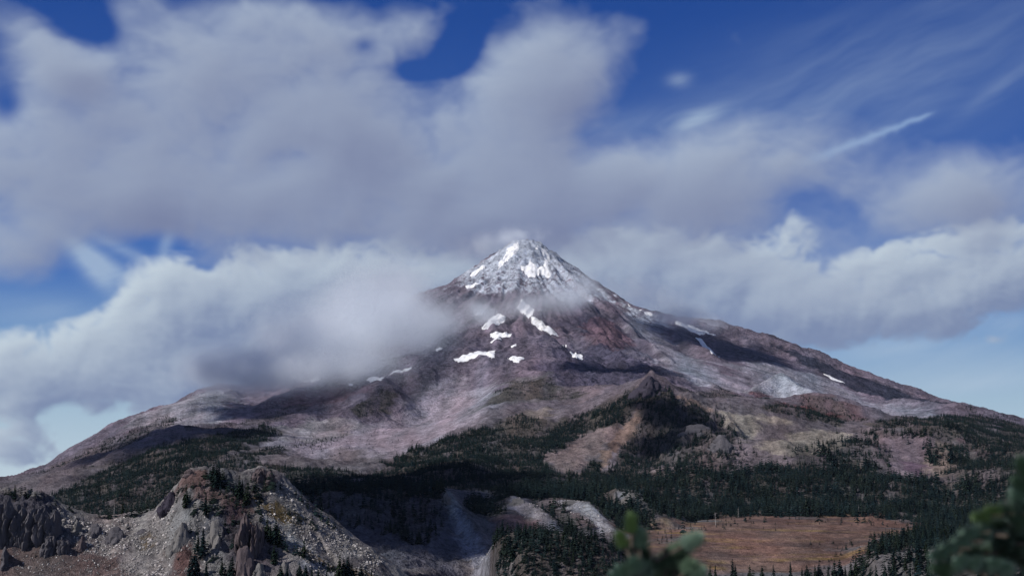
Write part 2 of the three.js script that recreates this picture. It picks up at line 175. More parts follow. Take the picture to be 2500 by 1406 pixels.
// ridges: crest points [px, py, d], fall on either side (metres per metre), how far the crest rounds off
const seg2 = (x, z, ax, az, bx, bz) => { const dx = bx - ax, dz = bz - az, t = clamp(((x - ax) * dx + (z - az) * dz) / (dx * dx + dz * dz + 1e-9)), qx = ax + dx * t - x, qz = az + dz * t - z; return [Math.sqrt(qx * qx + qz * qz), t, Math.sign((x - ax) * dz - (z - az) * dx)]; };
const RIDGES = [
  { c: [[1588, 932, 3760], [1575, 946, 3740], [1530, 1010, 3560], [1480, 1080, 3400], [1430, 1150, 3200]], l: 1.0, r: 1.15, round: 7 },      // the ridge that comes down from the spire
  { c: [[1588, 932, 3765], [1604, 936, 3770], [1660, 965, 3730], [1740, 1003, 3640]], l: .9, r: .9, round: 8 },
  { c: [[1740, 1003, 3640], [1790, 1040, 3480], [1800, 1085, 3330], [1770, 1140, 3180]], l: .8, r: .8, round: 10 },                          // rocky shoulder left of the bowl
  { c: [[1740, 1006, 3650], [1900, 1018, 3640], [2080, 1056, 3600]], l: .55, r: .5, round: 5 },
  { c: [[2080, 1056, 3600], [2060, 1090, 3400], [1990, 1120, 3260]], l: .5, r: .45, round: 20 },
  { c: [[2060, 1062, 3560], [2200, 1060, 3400], [2330, 1062, 3380], [2440, 1110, 3200], [2500, 1150, 3050]], l: .42, r: .42, round: 12 },
  { c: [[1960, 962, 4250], [2010, 966, 4240], [2080, 995, 4200], [2130, 1030, 4100]], l: .42, r: .42, round: 30 },                            // cinder hill
  { c: [[1898, 913, 5050], [1940, 930, 4960], [1985, 962, 4800]], l: .62, r: .6, round: 4 },                                               // pale pyramid of scree
  { c: [[1898, 913, 5050], [1860, 935, 4960], [1838, 952, 4860]], l: .6, r: .62, round: 4 },
  { c: [[540, 952, 5520], [580, 975, 5380], [520, 1030, 5080], [440, 1085, 4800], [380, 1120, 4600]], l: .5, r: .62, round: 14 },             // left shoulder
  { c: [[800, 940, 5450], [720, 968, 5250], [650, 1000, 5050], [560, 1040, 4800]], l: .45, r: .5, round: 14 },
  { c: [[960, 925, 5300], [930, 952, 5050], [880, 990, 4850], [830, 1020, 4700]], l: .5, r: .5, round: 25 },                                  // dark knob left of the pink bowl
  { c: [[1240, 905, 5250], [1210, 960, 4950], [1150, 1020, 4600], [1080, 1060, 4300], [980, 1120, 3900], [900, 1165, 3500]], l: .5, r: .42, round: 18 },   // wooded rib right of the pink bowl
  { c: [[1400, 825, 6100], [1480, 870, 5600], [1590, 905, 5250], [1700, 945, 4950]], l: .45, r: .5, round: 14 },
  { c: [[1290, 700, 7000], [1270, 760, 6600], [1240, 830, 6150], [1180, 885, 5500]], l: .5, r: .5, round: 20 },
  { c: [[1282, 588, 7480], [1262, 640, 7250], [1225, 700, 7000], [1120, 790, 6500], [1000, 880, 5900]], l: .72, r: .72, round: 8 },
  { c: [[1300, 592, 7480], [1400, 690, 7080], [1480, 760, 6750], [1560, 830, 6300], [1640, 880, 5800]], l: .7, r: .7, round: 8 },
  { c: [[1205, 632, 7480], [1150, 694, 7150], [1085, 760, 6800]], l: .8, r: .8, round: 8 },
  { c: [[1380, 646, 7490], [1500, 742, 7150], [1620, 800, 6900], [1740, 870, 6300]], l: .7, r: .7, round: 10 },
  { c: [[1095, 1196, 2010], [1108, 1230, 1970], [1160, 1300, 1860], [1185, 1352, 1780]], l: .9, r: .9, round: 4 },                            // end of the dark cliff
  { c: [[1250, 1212, 2170], [1300, 1232, 2100], [1345, 1270, 2010], [1375, 1300, 1950]], l: .6, r: .6, round: 6 },                            // pale spurs
  { c: [[1370, 1218, 2220], [1430, 1228, 2160], [1470, 1262, 2080], [1500, 1300, 2000]], l: .6, r: .6, round: 6 },
  { c: [[1500, 1192, 2360], [1540, 1200, 2330], [1580, 1235, 2240], [1600, 1262, 2180]], l: .5, r: .5, round: 6 },
  { c: [[470, 1146, 1106], [520, 1180, 1085], [560, 1250, 1058], [600, 1330, 1028], [620, 1420, 1000]], l: 1.25, r: 1.35, round: 3 },         // red tower
  { c: [[640, 1142, 1113], [665, 1170, 1105], [690, 1220, 1092], [720, 1290, 1070], [780, 1400, 1035]], l: .75, r: .8, round: 4 },
  { c: [[420, 1205, 1112], [400, 1250, 1092], [420, 1310, 1060], [460, 1400, 1015]], l: 1, r: 1, round: 3 },
].map((R) => { const c = R.c.map((p) => at(...p)); return { ...R, c, x0: Math.min(...c.map((p) => p[0])) - 700, x1: Math.max(...c.map((p) => p[0])) + 700, z0: Math.min(...c.map((p) => p[2])) - 700, z1: Math.max(...c.map((p) => p[2])) + 700 }; });
// hollows: [px, py, d, radius across, radius along, depth]
const HOLLOWS = [[1075, 985, 4850, 260, 330, 62], [1850, 1070, 3380, 170, 150, 46], [1500, 860, 5900, 260, 300, 45], [1180, 760, 6700, 200, 260, 40], [1700, 860, 6500, 300, 400, 50], [640, 990, 5250, 160, 220, 30], [1010, 1290, 1900, 130, 90, 14], [700, 1300, 1055, 40, 30, 6], [1560, 1075, 3350, 60, 220, 22]].map(([px, py, d, rx, rz, h]) => { const p = at(px, py, d); return [p[0], p[2], rx, rz, h]; });
const SUMMIT = at(1285, 588, 7500);
const smax = (a, b, k) => { const h = clamp(.5 + .5 * (a - b) / k); return mix(b, a, h) + k * h * (1 - h); };
for (let c = 0; c < NC; c++) {
  const a = COLA[c], prof = LINES.map((l) => along(l, a)), n = prof.length;
  for (let i = 1; i < n; i++) if (prof[i][0] < prof[i - 1][0] + 8) prof[i][0] = prof[i - 1][0] + 8;
  const slope = prof.map((p, i) => { if (!i || i === n - 1) return 0; const s0 = (p[1] - prof[i - 1][1]) / (p[0] - prof[i - 1][0]), s1 = (prof[i + 1][1] - p[1]) / (prof[i + 1][0] - p[0]); return s0 * s1 > 0 ? 2 * s0 * s1 / (s0 + s1) : 0; });
  let i = 0;
  for (let r = 0; r < NR; r++) {
    const d = ROWD[r]; while (i < n - 2 && d > prof[i + 1][0]) i++;
    const P = prof[i], Q = prof[i + 1], h = Q[0] - P[0], t = clamp((d - P[0]) / h), t2 = t * t, t3 = t2 * t;
    let y = (2 * t3 - 3 * t2 + 1) * P[1] + (t3 - 2 * t2 + t) * h * slope[i] + (-2 * t3 + 3 * t2) * Q[1] + (t3 - t2) * h * slope[i + 1];
    const x = a * d, z = -d;
    for (const [hx, hz, rx, rz, dep] of HOLLOWS) { const u = (x - hx) / rx, v = (z - hz) / rz, q = u * u + v * v; if (q < 5) y -= dep * Math.exp(-q * 1.2); }
    const wob = d > 900 ? 22 * fbm(x / 160 + 3, z / 160, 3) * clamp(d / 4000, .12, 1) : 0;
    for (const R of RIDGES) {
      if (x < R.x0 || x > R.x1 || z < R.z0 || z > R.z1) continue;
      let best = -1e9; const c = R.c;
      for (let k = 0; k < c.length - 1; k++) { const [dist, t, side] = seg2(x + wob, z + wob * .6, c[k][0], c[k][2], c[k + 1][0], c[k + 1][2]), w = side > 0 ? R.l : R.r, v = mix(c[k][1], c[k + 1][1], t) - w * (Math.sqrt(dist * dist + R.round * R.round) - R.round); if (v > best) best = v; }
      if (best > y - 60) y = smax(y, best, Math.max(2, R.round * .6));
    }
    Hgt[r * NC + c] = y;
  }
}
// ground height by bearing and depth, from the grid itself
function rowAt(d) { let lo = 0, hi = NR - 1; while (hi - lo > 1) { const m = (lo + hi) >> 1; if (ROWD[m] <= d) lo = m; else hi = m; } return lo + clamp((d - ROWD[lo]) / (ROWD[lo + 1] - ROWD[lo])); }
function ground(x, z) { const d = -z, a = x / d, r = Math.min(rowAt(d), NR - 1.001), c = clamp((a - A0) / (A1 - A0) * (NC - 1), 0, NC - 1.001), r0 = r | 0, c0 = c | 0, fr = r - r0, fc = c - c0, o = r0 * NC + c0; return mix(mix(Hgt[o], Hgt[o + 1], fc), mix(Hgt[o + NC], Hgt[o + NC + 1], fc), fr); }
// the ground that shows at a frame pixel, no nearer than dmin
function hit(px, py, dmin = 700, dmax = 15900) {
  const q = dirOf(px, py), a = q[0] / -q[2], k = q[1] / -q[2], c = clamp((a - A0) / (A1 - A0) * (NC - 1), 0, NC - 1.001), c0 = c | 0, fc = c - c0;
  const y = (r) => mix(Hgt[r * NC + c0], Hgt[r * NC + c0 + 1], fc); let r = Math.ceil(rowAt(dmin)), last = null;
  for (; r < NR && ROWD[r] <= dmax; r++) { const e = y(r) - k * ROWD[r]; if (e >= 0) { if (last !== null && last < 0) { const t = last / (last - e), d = mix(ROWD[r - 1], ROWD[r], t); return [a * d, k * d, -d]; } return [a * ROWD[r], y(r), -ROWD[r]]; } last = e; }
  // past the skyline: the highest-standing ground of that bearing
  let br = 0, bk = -9; for (r = Math.ceil(rowAt(dmin)); r < NR && ROWD[r] <= dmax; r++) { const e = y(r) / ROWD[r]; if (e > bk) { bk = e; br = r; } } return [a * ROWD[br], y(br), -ROWD[br]];
}
const spanOf = (dmin) => dmin < 1000 ? 1180 : dmin < 1420 ? 2600 : dmin < 2000 ? 3000 : 15900;   // the near ridge does not reach past its crest
// a region of ground: outline given where it shows, kept as world x, z
function region(points, dmin, dmax = spanOf(dmin)) { const w = points.map(([px, py]) => { const p = hit(px, py, dmin, dmax); return [p[0], p[2]]; }); return { w, x0: Math.min(...w.map((p) => p[0])), x1: Math.max(...w.map((p) => p[0])), z0: Math.min(...w.map((p) => p[1])), z1: Math.max(...w.map((p) => p[1])) }; }
function inside(R, x, z) { const w = R.w; let s = false; for (let i = 0, j = w.length - 1; i < w.length; j = i++) { if ((w[i][1] > z) !== (w[j][1] > z) && x < (w[j][0] - w[i][0]) * (z - w[i][1]) / (w[j][1] - w[i][1]) + w[i][0]) s = !s; } return s; }
function edgeDist(R, x, z) { const w = R.w; let b = 1e9; for (let i = 0, j = w.length - 1; i < w.length; j = i++) { const e = seg2(x, z, w[j][0], w[j][1], w[i][0], w[i][1])[0]; if (e < b) b = e; } return b; }
// 0 outside to 1 inside over a soft, ragged rim
function cover(R, x, z, soft, rag = 1) {
  if (x < R.x0 - soft * 2 || x > R.x1 + soft * 2 || z < R.z0 - soft * 2 || z > R.z1 + soft * 2) return 0;
  const e = edgeDist(R, x, z) * (inside(R, x, z) ? 1 : -1) + soft * rag * 1.2 * fbm(x / soft * .45, z / soft * .45, 4, .6);
  return sstep(-soft * .5, soft * .5, e);
}
// ---------------------------------------------------------------- regions of the ground (outlines where they show in the frame; kept in world x, z)
const REG = (pts, dmin) => region(pts, dmin);
const MEADOW = REG([[1500, 1345], [1590, 1302], [1700, 1266], [1850, 1256], [2100, 1258], [2240, 1280], [2235, 1305], [2110, 1325], [2050, 1375], [1950, 1410], [1700, 1410], [1560, 1400]], 1300);
const TOWER = REG([[425, 1190], [470, 1145], [560, 1155], [640, 1142], [690, 1165], [640, 1230], [650, 1330], [640, 1440], [430, 1440], [430, 1290]], 950);
const LEFTCLIFF = REG([[-200, 1200], [60, 1206], [130, 1222], [150, 1270], [170, 1330], [120, 1345], [-200, 1330]], 950);
const DARKCLIFF = REG([[700, 1196], [900, 1200], [1085, 1203], [1110, 1250], [1150, 1320], [1140, 1400], [960, 1400], [880, 1330], [780, 1262]], 1450);
const LAVA = REG([[1320, 890], [1420, 842], [1500, 850], [1600, 905], [1660, 940], [1560, 962], [1440, 955], [1350, 935]], 4300);
const CRAGS = REG([[1640, 975], [1740, 1002], [1800, 1060], [1790, 1140], [1700, 1180], [1600, 1130], [1560, 1040]], 3000);
const SCREE = [REG([[1490, 745], [1620, 795], [1760, 835], [1900, 872], [2100, 950], [2300, 1010], [2240, 1040], [2050, 1010], [1930, 985], [1800, 962], [1660, 912], [1560, 850]], 4400), REG([[990, 950], [1100, 930], [1200, 940], [1180, 990], [1110, 1060], [1000, 1110], [860, 1110], [700, 1090], [720, 1050], [900, 1045], [1000, 1015]], 3400), REG([[330, 1040], [430, 985], [550, 955], [560, 990], [480, 1055], [390, 1085]], 4300)];
// relief in keeping with what the ground is: crags, runnels, scree, turf
for (let r = 0; r < NR; r++) {
  const d = ROWD[r]; if (d < 300 || d > 14000) continue;
  for (let c = 0; c < NC; c++) {
    const x = COLA[c] * d, z = -d; let y = 0;
    if (d < 1330) {
      const tw = cover(TOWER, x, z, 14), lc = cover(LEFTCLIFF, x, z, 10);
      y += 3.2 * fbm(x / 42, z / 42, 4) + 3.4 * ridged(x / 30 + 11, z / 38, 4, .55) - 1 + .75 * fbm(x / 7, z / 7, 3, .6);
      if (tw) y += tw * (6 * ridged(x / 26 + 7, z / 34, 4, .55) + 2.6 * ridged(x / 8, z / 9, 3, .6) - 2);
      if (lc) y += lc * (5.5 * ridged(x / 11 + 3, z / 60, 3, .5) + 2.2 * ridged(x / 5, z / 12, 2) - 1);
      y *= sstep(500, 960, d);
    } else if (d < 2600) {
      const m = cover(MEADOW, x, z, 40, .4), dc = cover(DARKCLIFF, x, z, 30);
      let v = 5 * fbm(x / 110, z / 110, 4) + 1.6 * ridged(x / 24, z / 34, 3) + .7 * fbm(x / 9, z / 9, 2);
      if (dc) v += dc * (9 * ridged(x / 48 + z / 200, z / 150, 4, .55) + 3 * ridged(x / 14, z / 30, 3) - 3);
      y += mix(v, .8 * fbm(x / 90, z / 90, 3), m) * sstep(1330, 1420, d) + (1 - sstep(1330, 1420, d)) * 1.5 * fbm(x / 42, z / 42, 4);
    } else {
      const rx = x - SUMMIT[0], rz = z - SUMMIT[2], rad = Math.hypot(rx, rz), th = Math.atan2(rx, rz);
      const cone = sstep(3200, 1500, rad), crag = cover(CRAGS, x, z, 40), lava = cover(LAVA, x, z, 90);
      const wth = th + .05 * fbm(x / 500, z / 500, 3);
      const run = ridged(wth * 5.5 + 2, rad / 2600, 3, .5) * .55 + ridged(wth * 17, rad / 1300 + 4, 3, .55) * .45;
      y += (run - .1) * mix(22, 62, sstep(150, 1200, rad)) * mix(.42, 1, cone);
      y += mix(11, 22, cone) * fbm(x / 260, z / 260, 4) + mix(4.5, 11, cone) * ridged(x / 75, z / 75, 4, .55) + 2.0 * fbm(x / 19, z / 19, 2);
      y += 13 * ridged(x / 190 + 3, z / 250, 3, .5) * (1 - cone) * sstep(5200, 4200, d) - 3;
      const peak = sstep(700, 150, rad); if (peak) y += peak * (26 * ridged(x / 80 + 5, z / 80, 4, .6) - 8);
      if (crag) y += crag * (24 * ridged(x / 65, z / 85, 4, .55) - 8);
      if (lava) y += lava * (20 * ridged(x / 90 + 2, z / 90, 4, .6) - 6);
      let sm = 0; for (const R of SCREE) sm = Math.max(sm, cover(R, x, z, 120, .6)); y = mix(y, y * .18 + 3 * fbm(x / 120, z / 120, 3) + .8 * fbm(x / 19, z / 19, 2), sm * .92);
      y *= sstep(2600, 2800, d);
    }
    Hgt[r * NC + c] += y;
  }
}
// how far up the land already stands in front of each grid point (slope of sight)
const HOR = new Float32Array(NR * NC);
for (let c = 0; c < NC; c++) { let k = -9; for (let r = 0; r < NR; r++) { HOR[r * NC + c] = k; k = Math.max(k, Hgt[r * NC + c] / ROWD[r]); } }
function seen(x, y, z, slack = 0) { const d = -z, a = x / d, r = Math.floor(rowAt(d)), c = Math.round(clamp((a - A0) / (A1 - A0) * (NC - 1), 0, NC - 1)); return y / d > HOR[Math.max(0, r - 1) * NC + c] - slack; }

// ---------------------------------------------------------------- what the ground is made of: [outline, albedo, rim in metres, nearest depth, strength, speckle size]
const PATCHES = [
  // the cone and its benches
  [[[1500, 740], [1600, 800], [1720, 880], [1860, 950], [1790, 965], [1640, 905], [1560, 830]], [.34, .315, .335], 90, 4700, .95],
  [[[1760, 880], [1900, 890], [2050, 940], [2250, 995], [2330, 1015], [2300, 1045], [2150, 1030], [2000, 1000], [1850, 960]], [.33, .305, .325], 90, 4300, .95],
  [[[1830, 885], [2000, 930], [2120, 975], [2000, 955], [1880, 915]], [.31, .28, .29], 60, 4700, .8],
  [[[1350, 735], [1500, 765], [1620, 860], [1560, 875], [1440, 835], [1340, 780]], [.12, .10, .125], 60, 4800, .85],
  [[[1415, 785], [1500, 790], [1550, 835], [1490, 855], [1430, 825]], [.23, .125, .135], 40, 4800, .6],
  [[[1120, 840], [1250, 810], [1400, 830], [1480, 870], [1330, 885], [1200, 890]], [.155, .13, .155], 80, 4800, .8],
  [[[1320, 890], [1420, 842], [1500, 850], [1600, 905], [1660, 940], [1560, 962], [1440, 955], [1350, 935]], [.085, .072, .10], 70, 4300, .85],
  [[[1000, 780], [1120, 720], [1260, 710], [1240, 800], [1100, 830]], [.20, .165, .19], 90, 5500, .7],
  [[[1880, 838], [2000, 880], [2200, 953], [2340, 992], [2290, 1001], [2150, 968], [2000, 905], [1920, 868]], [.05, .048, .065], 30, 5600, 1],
  [[[1840, 945], [1898, 912], [1985, 955], [1990, 985], [1900, 975], [1830, 958]], [.38, .365, .375], 12, 4400, .95],
  [[[960, 945], [1100, 918], [1210, 932], [1190, 990], [1120, 1060], [1000, 1115], [850, 1115], [650, 1095], [680, 1045], [850, 1042], [980, 1015]], [.36, .31, .325], 70, 3300, .9],
  [[[1040, 960], [1120, 950], [1150, 985], [1080, 1050], [1030, 1030]], [.43, .33, .345], 60, 3300, .5],
  [[[760, 950], [880, 930], [910, 955], [800, 988], [700, 985]], [.26, .165, .175], 50, 4400, .8],
  [[[640, 1050], [760, 1025], [880, 1035], [860, 1060], [700, 1075]], [.34, .30, .28], 50, 3300, .7],
  [[[300, 1042], [420, 985], [560, 952], [575, 990], [490, 1058], [380, 1092]], [.34, .305, .31], 60, 4200, .9],
  [[[80, 1180], [200, 1105], [330, 1045], [380, 1085], [250, 1150], [150, 1200]], [.20, .165, .175], 60, 3800, .8],
  [[[850, 1005], [930, 948], [985, 965], [940, 1010], [880, 1025]], [.13, .105, .12], 40, 4400, .85],
  [[[1180, 1010], [1250, 925], [1340, 915], [1450, 955], [1400, 1000], [1280, 1020]], [.15, .14, .13], 70, 4000, .8],
  [[[1640, 955], [1760, 945], [1900, 980], [1880, 1005], [1740, 1000]], [.17, .14, .145], 50, 3900, .8],
  [[[1890, 1005], [1960, 963], [2030, 967], [2130, 1020], [2080, 1050], [1950, 1040]], [.17, .11, .11], 40, 3800, .9],
  [[[1915, 985], [1990, 1000], [2060, 1015], [1990, 1022], [1930, 1008]], [.24, .08, .08], 25, 3800, .8],
  [[[1835, 955], [1880, 965], [1905, 978], [1860, 972]], [.22, .10, .105], 20, 4300, .8],
  // hills in the middle distance
  [[[1205, 1052], [1290, 1000], [1365, 1000], [1330, 1032], [1270, 1072], [1225, 1068]], [.25, .20, .165], 28, 3300, .95],
  [[[1335, 965], [1420, 938], [1500, 940], [1465, 980], [1385, 988]], [.215, .165, .165], 30, 3900, .9],
  [[[1330, 1110], [1450, 1048], [1510, 1040], [1455, 1130], [1385, 1165]], [.27, .195, .17], 30, 2900, .85],
  [[[1500, 1060], [1560, 990], [1575, 1000], [1520, 1090], [1470, 1155], [1455, 1148]], [.28, .19, .14], 14, 2900, .85],
  [[[1465, 1155], [1515, 1095], [1535, 1100], [1500, 1145]], [.30, .245, .25], 10, 2800, .9],
  [[[1535, 965], [1570, 935], [1590, 915], [1625, 940], [1680, 985], [1740, 1004], [1690, 1050], [1600, 1060], [1570, 1000]], [.11, .09, .105], 20, 3000, .9],
  [[[1620, 935], [1660, 965], [1740, 1000], [1680, 985]], [.27, .185, .15], 14, 3400, .9],
  [[[1745, 1008], [1900, 1018], [2080, 1058], [2060, 1090], [1960, 1110], [1900, 1135], [1830, 1095], [1795, 1045]], [.36, .30, .235], 22, 3000, .95],
  [[[1850, 1028], [1960, 1036], [1975, 1048], [1900, 1075], [1850, 1095], [1815, 1080]], [.15, .122, .125], 26, 3000, .9],
  [[[1790, 1085], [1880, 1095], [1950, 1120], [1900, 1150], [1790, 1160], [1765, 1120]], [.235, .185, .185], 30, 2900, .9],
  [[[1995, 1110], [2050, 1100], [2010, 1135], [1970, 1140]], [.20, .155, .165], 22, 2900, .9],
  [[[2140, 1062], [2290, 1066], [2310, 1130], [2200, 1165], [2130, 1125]], [.23, .17, .175], 30, 2800, .95],
  [[[2200, 1125], [2290, 1130], [2260, 1165], [2215, 1150]], [.16, .10, .125], 24, 2800, .8],
  [[[2290, 1080], [2340, 1090], [2330, 1150], [2290, 1170], [2260, 1150]], [.30, .235, .185], 20, 2800, .9],
  [[[2335, 1070], [2385, 1080], [2480, 1135], [2440, 1135]], [.15, .10, .10], 14, 2700, .9],
  [[[2050, 1130], [2120, 1120], [2130, 1180], [2060, 1180]], [.29, .23, .19], 30, 2700, .8],
  [[[1590, 1150], [1640, 1140], [1680, 1170], [1640, 1200], [1590, 1180]], [.29, .235, .215], 20, 2600, .8],
  // the valley side and the spurs
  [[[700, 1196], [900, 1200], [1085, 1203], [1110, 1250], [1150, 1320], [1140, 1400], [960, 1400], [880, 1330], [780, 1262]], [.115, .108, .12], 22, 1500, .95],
  [[[1100, 1235], [1130, 1260], [1185, 1335], [1200, 1392], [1150, 1400], [1130, 1350], [1108, 1290]], [.28, .275, .285], 10, 1500, .95],
  [[[1075, 1200], [1095, 1195], [1120, 1235], [1110, 1262], [1090, 1240]], [.30, .285, .255], 8, 1800, .9],
  [[[1240, 1212], [1290, 1222], [1340, 1258], [1375, 1298], [1340, 1300], [1290, 1262], [1240, 1240]], [.34, .315, .31], 10, 1900, .95],
  [[[1200, 1262], [1270, 1258], [1330, 1282], [1290, 1300], [1210, 1296]], [.19, .125, .12], 12, 1850, .85],
  [[[1355, 1222], [1430, 1226], [1475, 1262], [1505, 1300], [1465, 1298], [1420, 1262], [1360, 1240]], [.37, .35, .34], 10, 1900, .95],
  [[[1385, 1245], [1420, 1255], [1460, 1292], [1420, 1290]], [.22, .15, .14], 8, 1900, .8],
  [[[1500, 1192], [1550, 1195], [1590, 1235], [1585, 1252], [1530, 1240], [1500, 1222]], [.34, .32, .33], 12, 2000, .95],
  [[[1580, 1196], [1605, 1205], [1612, 1230], [1590, 1232]], [.28, .235, .20], 8, 2000, .95],
  [[[1480, 1195], [1505, 1195], [1500, 1225], [1480, 1215]], [.27, .22, .19], 8, 2000, .9],
  // the near ridge
  [[[-250, 1330], [60, 1318], [200, 1338], [300, 1372], [310, 1445], [-250, 1445]], [.185, .13, .11], 9, 950, .9],
  [[[-250, 1205], [60, 1206], [130, 1222], [150, 1270], [165, 1330], [120, 1342], [-250, 1325]], [.105, .10, .112], 5, 950, .95],
  [[[100, 1300], [150, 1300], [170, 1345], [110, 1350]], [.11, .105, .115], 5, 950, .9],
  [[[150, 1262], [200, 1268], [250, 1280], [300, 1300], [280, 1320], [200, 1312], [160, 1300]], [.15, .14, .145], 7, 950, .8],
  [[[335, 1315], [365, 1300], [372, 1330], [345, 1350]], [.24, .165, .09], 5, 950, .8],
  [[[430, 1172], [470, 1148], [520, 1165], [600, 1215], [620, 1250], [560, 1270], [500, 1225], [445, 1205]], [.275, .17, .145], 6, 950, .9],
  [[[520, 1240], [600, 1235], [640, 1300], [650, 1400], [560, 1400], [540, 1320]], [.115, .093, .10], 7, 950, .9],
  [[[540, 1225], [610, 1225], [615, 1265], [560, 1275]], [.185, .105, .10], 7, 950, .7],
  [[[495, 1140], [560, 1155], [600, 1170], [610, 1215], [550, 1195], [510, 1175]], [.17, .16, .165], 7, 950, .85],
  [[[605, 1168], [625, 1144], [680, 1148], [690, 1175], [640, 1190]], [.13, .11, .115], 5, 950, .9],
  [[[415, 1335], [480, 1350], [480, 1445], [405, 1445]], [.22, .115, .095], 7, 950, .85],
  [[[480, 1270], [540, 1260], [545, 1330], [500, 1340]], [.17, .16, .17], 6, 950, .8],
  [[[608, 1216], [650, 1228], [740, 1268], [735, 1285], [690, 1280], [640, 1258]], [.26, .175, .07], 5, 950, .9],
  [[[615, 1240], [680, 1278], [760, 1340], [840, 1392], [815, 1400], [740, 1352], [660, 1295]], [.50, .48, .45], 5, 950, .9],
  [[[690, 1325], [760, 1352], [850, 1385], [920, 1410], [860, 1410], [770, 1372]], [.27, .175, .085], 5, 950, .85],
  [[[725, 1350], [800, 1385], [860, 1430], [800, 1430], [740, 1385]], [.48, .47, .46], 5, 950, .9],
  [[[380, 1250], [440, 1225], [470, 1265], [450, 1320], [420, 1335], [395, 1290]], [.48, .45, .41], 6, 950, .85],
  [[[560, 1420], [600, 1340], [650, 1300], [690, 1340], [720, 1420]], [.19, .165, .17], 9, 950, .5],
].map(([pts, col, rim, dmin, w]) => ({ R: REG(pts, dmin), col, rim, w }));
